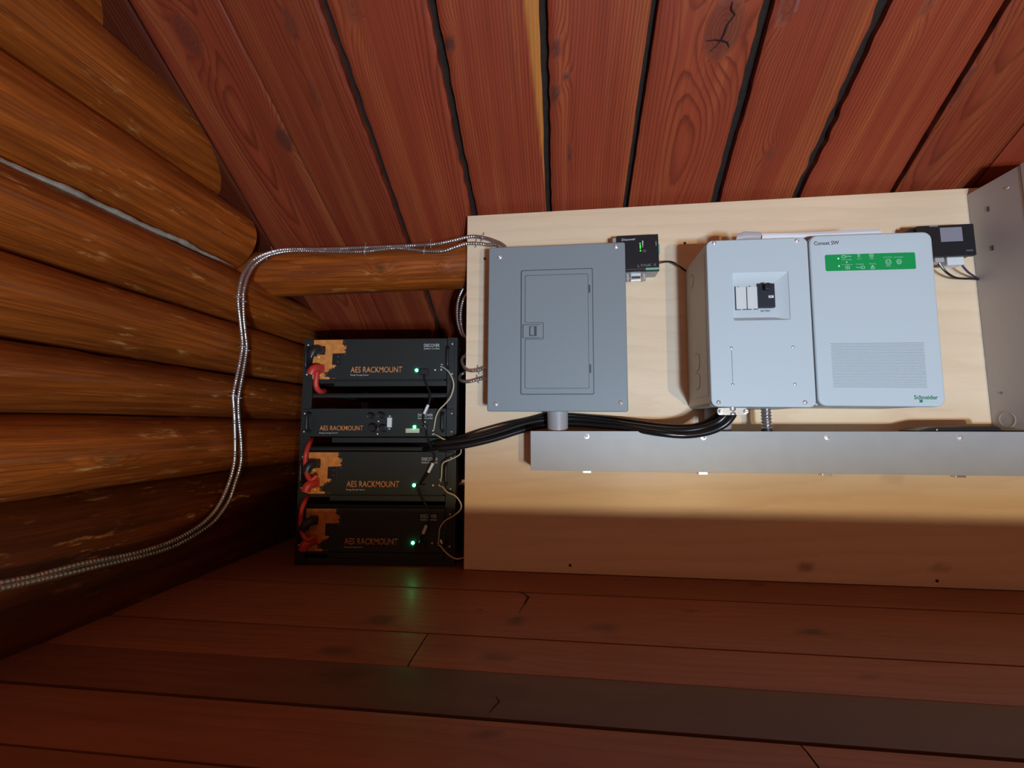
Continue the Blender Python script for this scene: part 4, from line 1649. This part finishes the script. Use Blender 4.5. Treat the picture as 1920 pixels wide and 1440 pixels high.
m.lathe((BX + 0.001, p.y, p.z), (-1, 0, 0), [(0, 0.0225), (0.0018, 0.0225), (0.0024, 0.0215), (0.0024, 0.0205), (0.0012, 0.0195)], 40)
m.build('knockout', 'beige', body)

# phone lying on the trough
p0, p1 = at(1716, 806, 1.275), at(1872, 806, 1.275)
m = M()
xa_, xb_ = p0.x, p1.x
prof = [(0.0, 0.0012), (0.012, 0.0026), (0.035, 0.0055), (0.055, 0.0064), (0.12, 0.0067), (xb_ - xa_ - 0.006, 0.0067), (xb_ - xa_ - 0.001, 0.0050), (xb_ - xa_, 0.0025)]
L = []
for h, hh in prof:
    zc = TZ1 + 0.0018 + hh
    L.append([(xa_ + h, 1.268 + a * 0.062 + (0.002 if b * b > 0.9 else 0), zc + hh * b * (0.98)) for a, b in ((0.02, -1), (0.98, -1), (1, -0.6), (1, 0.6), (0.98, 1), (0.02, 1), (0, 0.6), (0, -0.6))])
m.loft(L)
ph = m.build('handheld_device', 'black')
tag(ph, 'slim black hand-held device lying on top of the trough below the display', 'device')
m = M()
m.dome((at(1757, 803, 1.268).x, 1.2685, TZ1 + 0.006), (0, -1, 0), 0.0024, 0.001)
m.build('button', 'steel', ph)


# ------------------------------------------------------------------ armoured cables
def armoured(label, pts, r, straps, pitch=0.0042, group='armoured steel cables'):
    st = pitch / 4
    P = spline(pts, st)
    o = M().tube(P, r, 10, mod=lambda i: (1.0, 0.97, 0.86, 0.97)[i % 4]).build('armoured_cable', 'armor')
    tag(o, label, 'cable', group)
    for q in straps:
        i = min(range(2, len(P) - 2), key=lambda k: (P[k] - q).length)
        t = (P[i + 2] - P[i - 2]).normalized()
        mm = M()
        mm.tube([P[i] - t * 0.002, P[i] - t * 0.0016, P[i] + t * 0.0016, P[i] + t * 0.002], [r * 1.12, r * 1.3, r * 1.3, r * 1.12], 12)
        side = t.cross(Vector((0, -1, 0)) if abs(t.y) < 0.8 else Vector((1, 0, 0))).normalized()
        mm.cyl(P[i] + side * r * 1.1, P[i] + side * r * 2.6 + Vector((0, -0.002, 0)), 0.0012, n=6)
        mm.cyl(P[i] - side * r * 1.1, P[i] - side * r * 2.0, 0.0016, n=6)
        mm.build('strap', 'zinc', o)
    return o


WX = -1.040


def onwall(u, v):
    p = atX(u, v, WX)
    return p


upper = [Vector((-0.150, 1.32, 0.985)), at(945, 461, 1.325), at(922, 450, 1.335), at(905, 445.5, 1.343), at(888, 443.5, 1.348), at(870, 446, 1.348), at(845, 452, 1.348), at(817, 457.5, 1.350), at(780, 460, 1.358), at(735, 462, 1.362), at(685, 464, 1.364), at(640, 466, 1.364), at(600, 467, 1.362), at(560, 467, 1.357), at(530, 468, 1.345), at(512, 471.5, 1.335), at(490, 479, 1.32), at(472, 491, 1.305)]
upw = [onwall(*p) for p in ((457, 512), (450, 536), (447, 560), (447.5, 575), (451, 605), (454, 633), (454.5, 652), (449, 685), (441, 722), (437.5, 742), (438.5, 762), (440, 785), (441, 827), (440.5, 858), (437, 880), (430, 904), (418, 933), (403, 958), (382, 980), (356, 998), (325, 1014), (291, 1027), (240, 1041), (157, 1057), (67, 1080), (0, 1094), (-120, 1118))]
armoured('armoured steel cable of the long pair, the outer one on the log wall bend', upper + upw, 0.0066,
         [at(905, 446, 1.343), at(808, 459, 1.352), at(686, 464, 1.364), at(512, 471.5, 1.335), onwall(447, 557), onwall(454.5, 650), onwall(438, 742)])
lower = [Vector((-0.165, 1.345, 0.978)), at(936, 462, 1.345), at(915, 459, 1.35), at(897, 457, 1.351), at(875, 457, 1.351), at(855, 467 - 4, 1.351), at(830, 471, 1.352), at(800, 471.5, 1.356), at(765, 467.5, 1.362), at(742, 465.5, 1.364), at(710, 469, 1.365), at(680, 472, 1.365), at(642, 472.5, 1.365), at(600, 471.5, 1.364), at(570, 470.5, 1.36), at(535, 472, 1.348), at(505, 479, 1.330), at(487, 489, 1.315), at(474, 501, 1.302)]
low = [onwall(*p) for p in ((463, 521), (457, 545), (456, 562), (457, 595), (460, 625), (462.5, 652), (458, 685), (452, 718), (447.5, 745), (447, 765), (448, 785), (452, 827), (452.5, 858), (449, 880), (441, 905), (431, 935), (417, 958), (398, 981), (374, 998), (345, 1015), (314, 1029), (260, 1045), (179, 1064), (67, 1090), (0, 1105), (-120, 1130))]
armoured('armoured steel cable of the long pair, the inner one on the log wall bend', lower + low, 0.0066,
         [at(892, 457, 1.351), at(795, 471.5, 1.357), at(683, 472, 1.365), at(497, 483, 1.325), onwall(456, 566), onwall(462, 657), onwall(447.5, 747)])
armoured('upper of two short armoured cables looping round the plywood edge beside the breaker panel', [Vector((-0.19, 1.335, 0.603)), at(912, 691, 1.345), at(897, 694, 1.350), at(882, 695, 1.352), at(872, 690, 1.358), at(866.5, 680, 1.372), at(867, 672, 1.385), at(872, 667, 1.395), at(884, 655, 1.41), at(880, 640, 1.44), at(872, 630, 1.45), at(865, 610, 1.46), at(864, 585, 1.46), at(869, 562, 1.46), at(880, 545, 1.455)], 0.0062, [at(897, 694, 1.350)])
armoured('lower of two short armoured cables looping round the plywood edge beside the breaker panel', [Vector((-0.19, 1.335, 0.585)), at(912, 709, 1.345), at(896, 712, 1.350), at(880, 715.5, 1.352), at(868, 714.5, 1.358), at(862, 711, 1.372), at(863, 704, 1.388), at(872, 698, 1.40), at(886, 690, 1.42), at(892, 665, 1.45), at(880, 642, 1.47), at(865, 625, 1.48), at(858, 600, 1.48), at(858, 572, 1.48), at(863, 552, 1.48), at(872, 535, 1.475)], 0.0062, [at(896, 712, 1.350)])
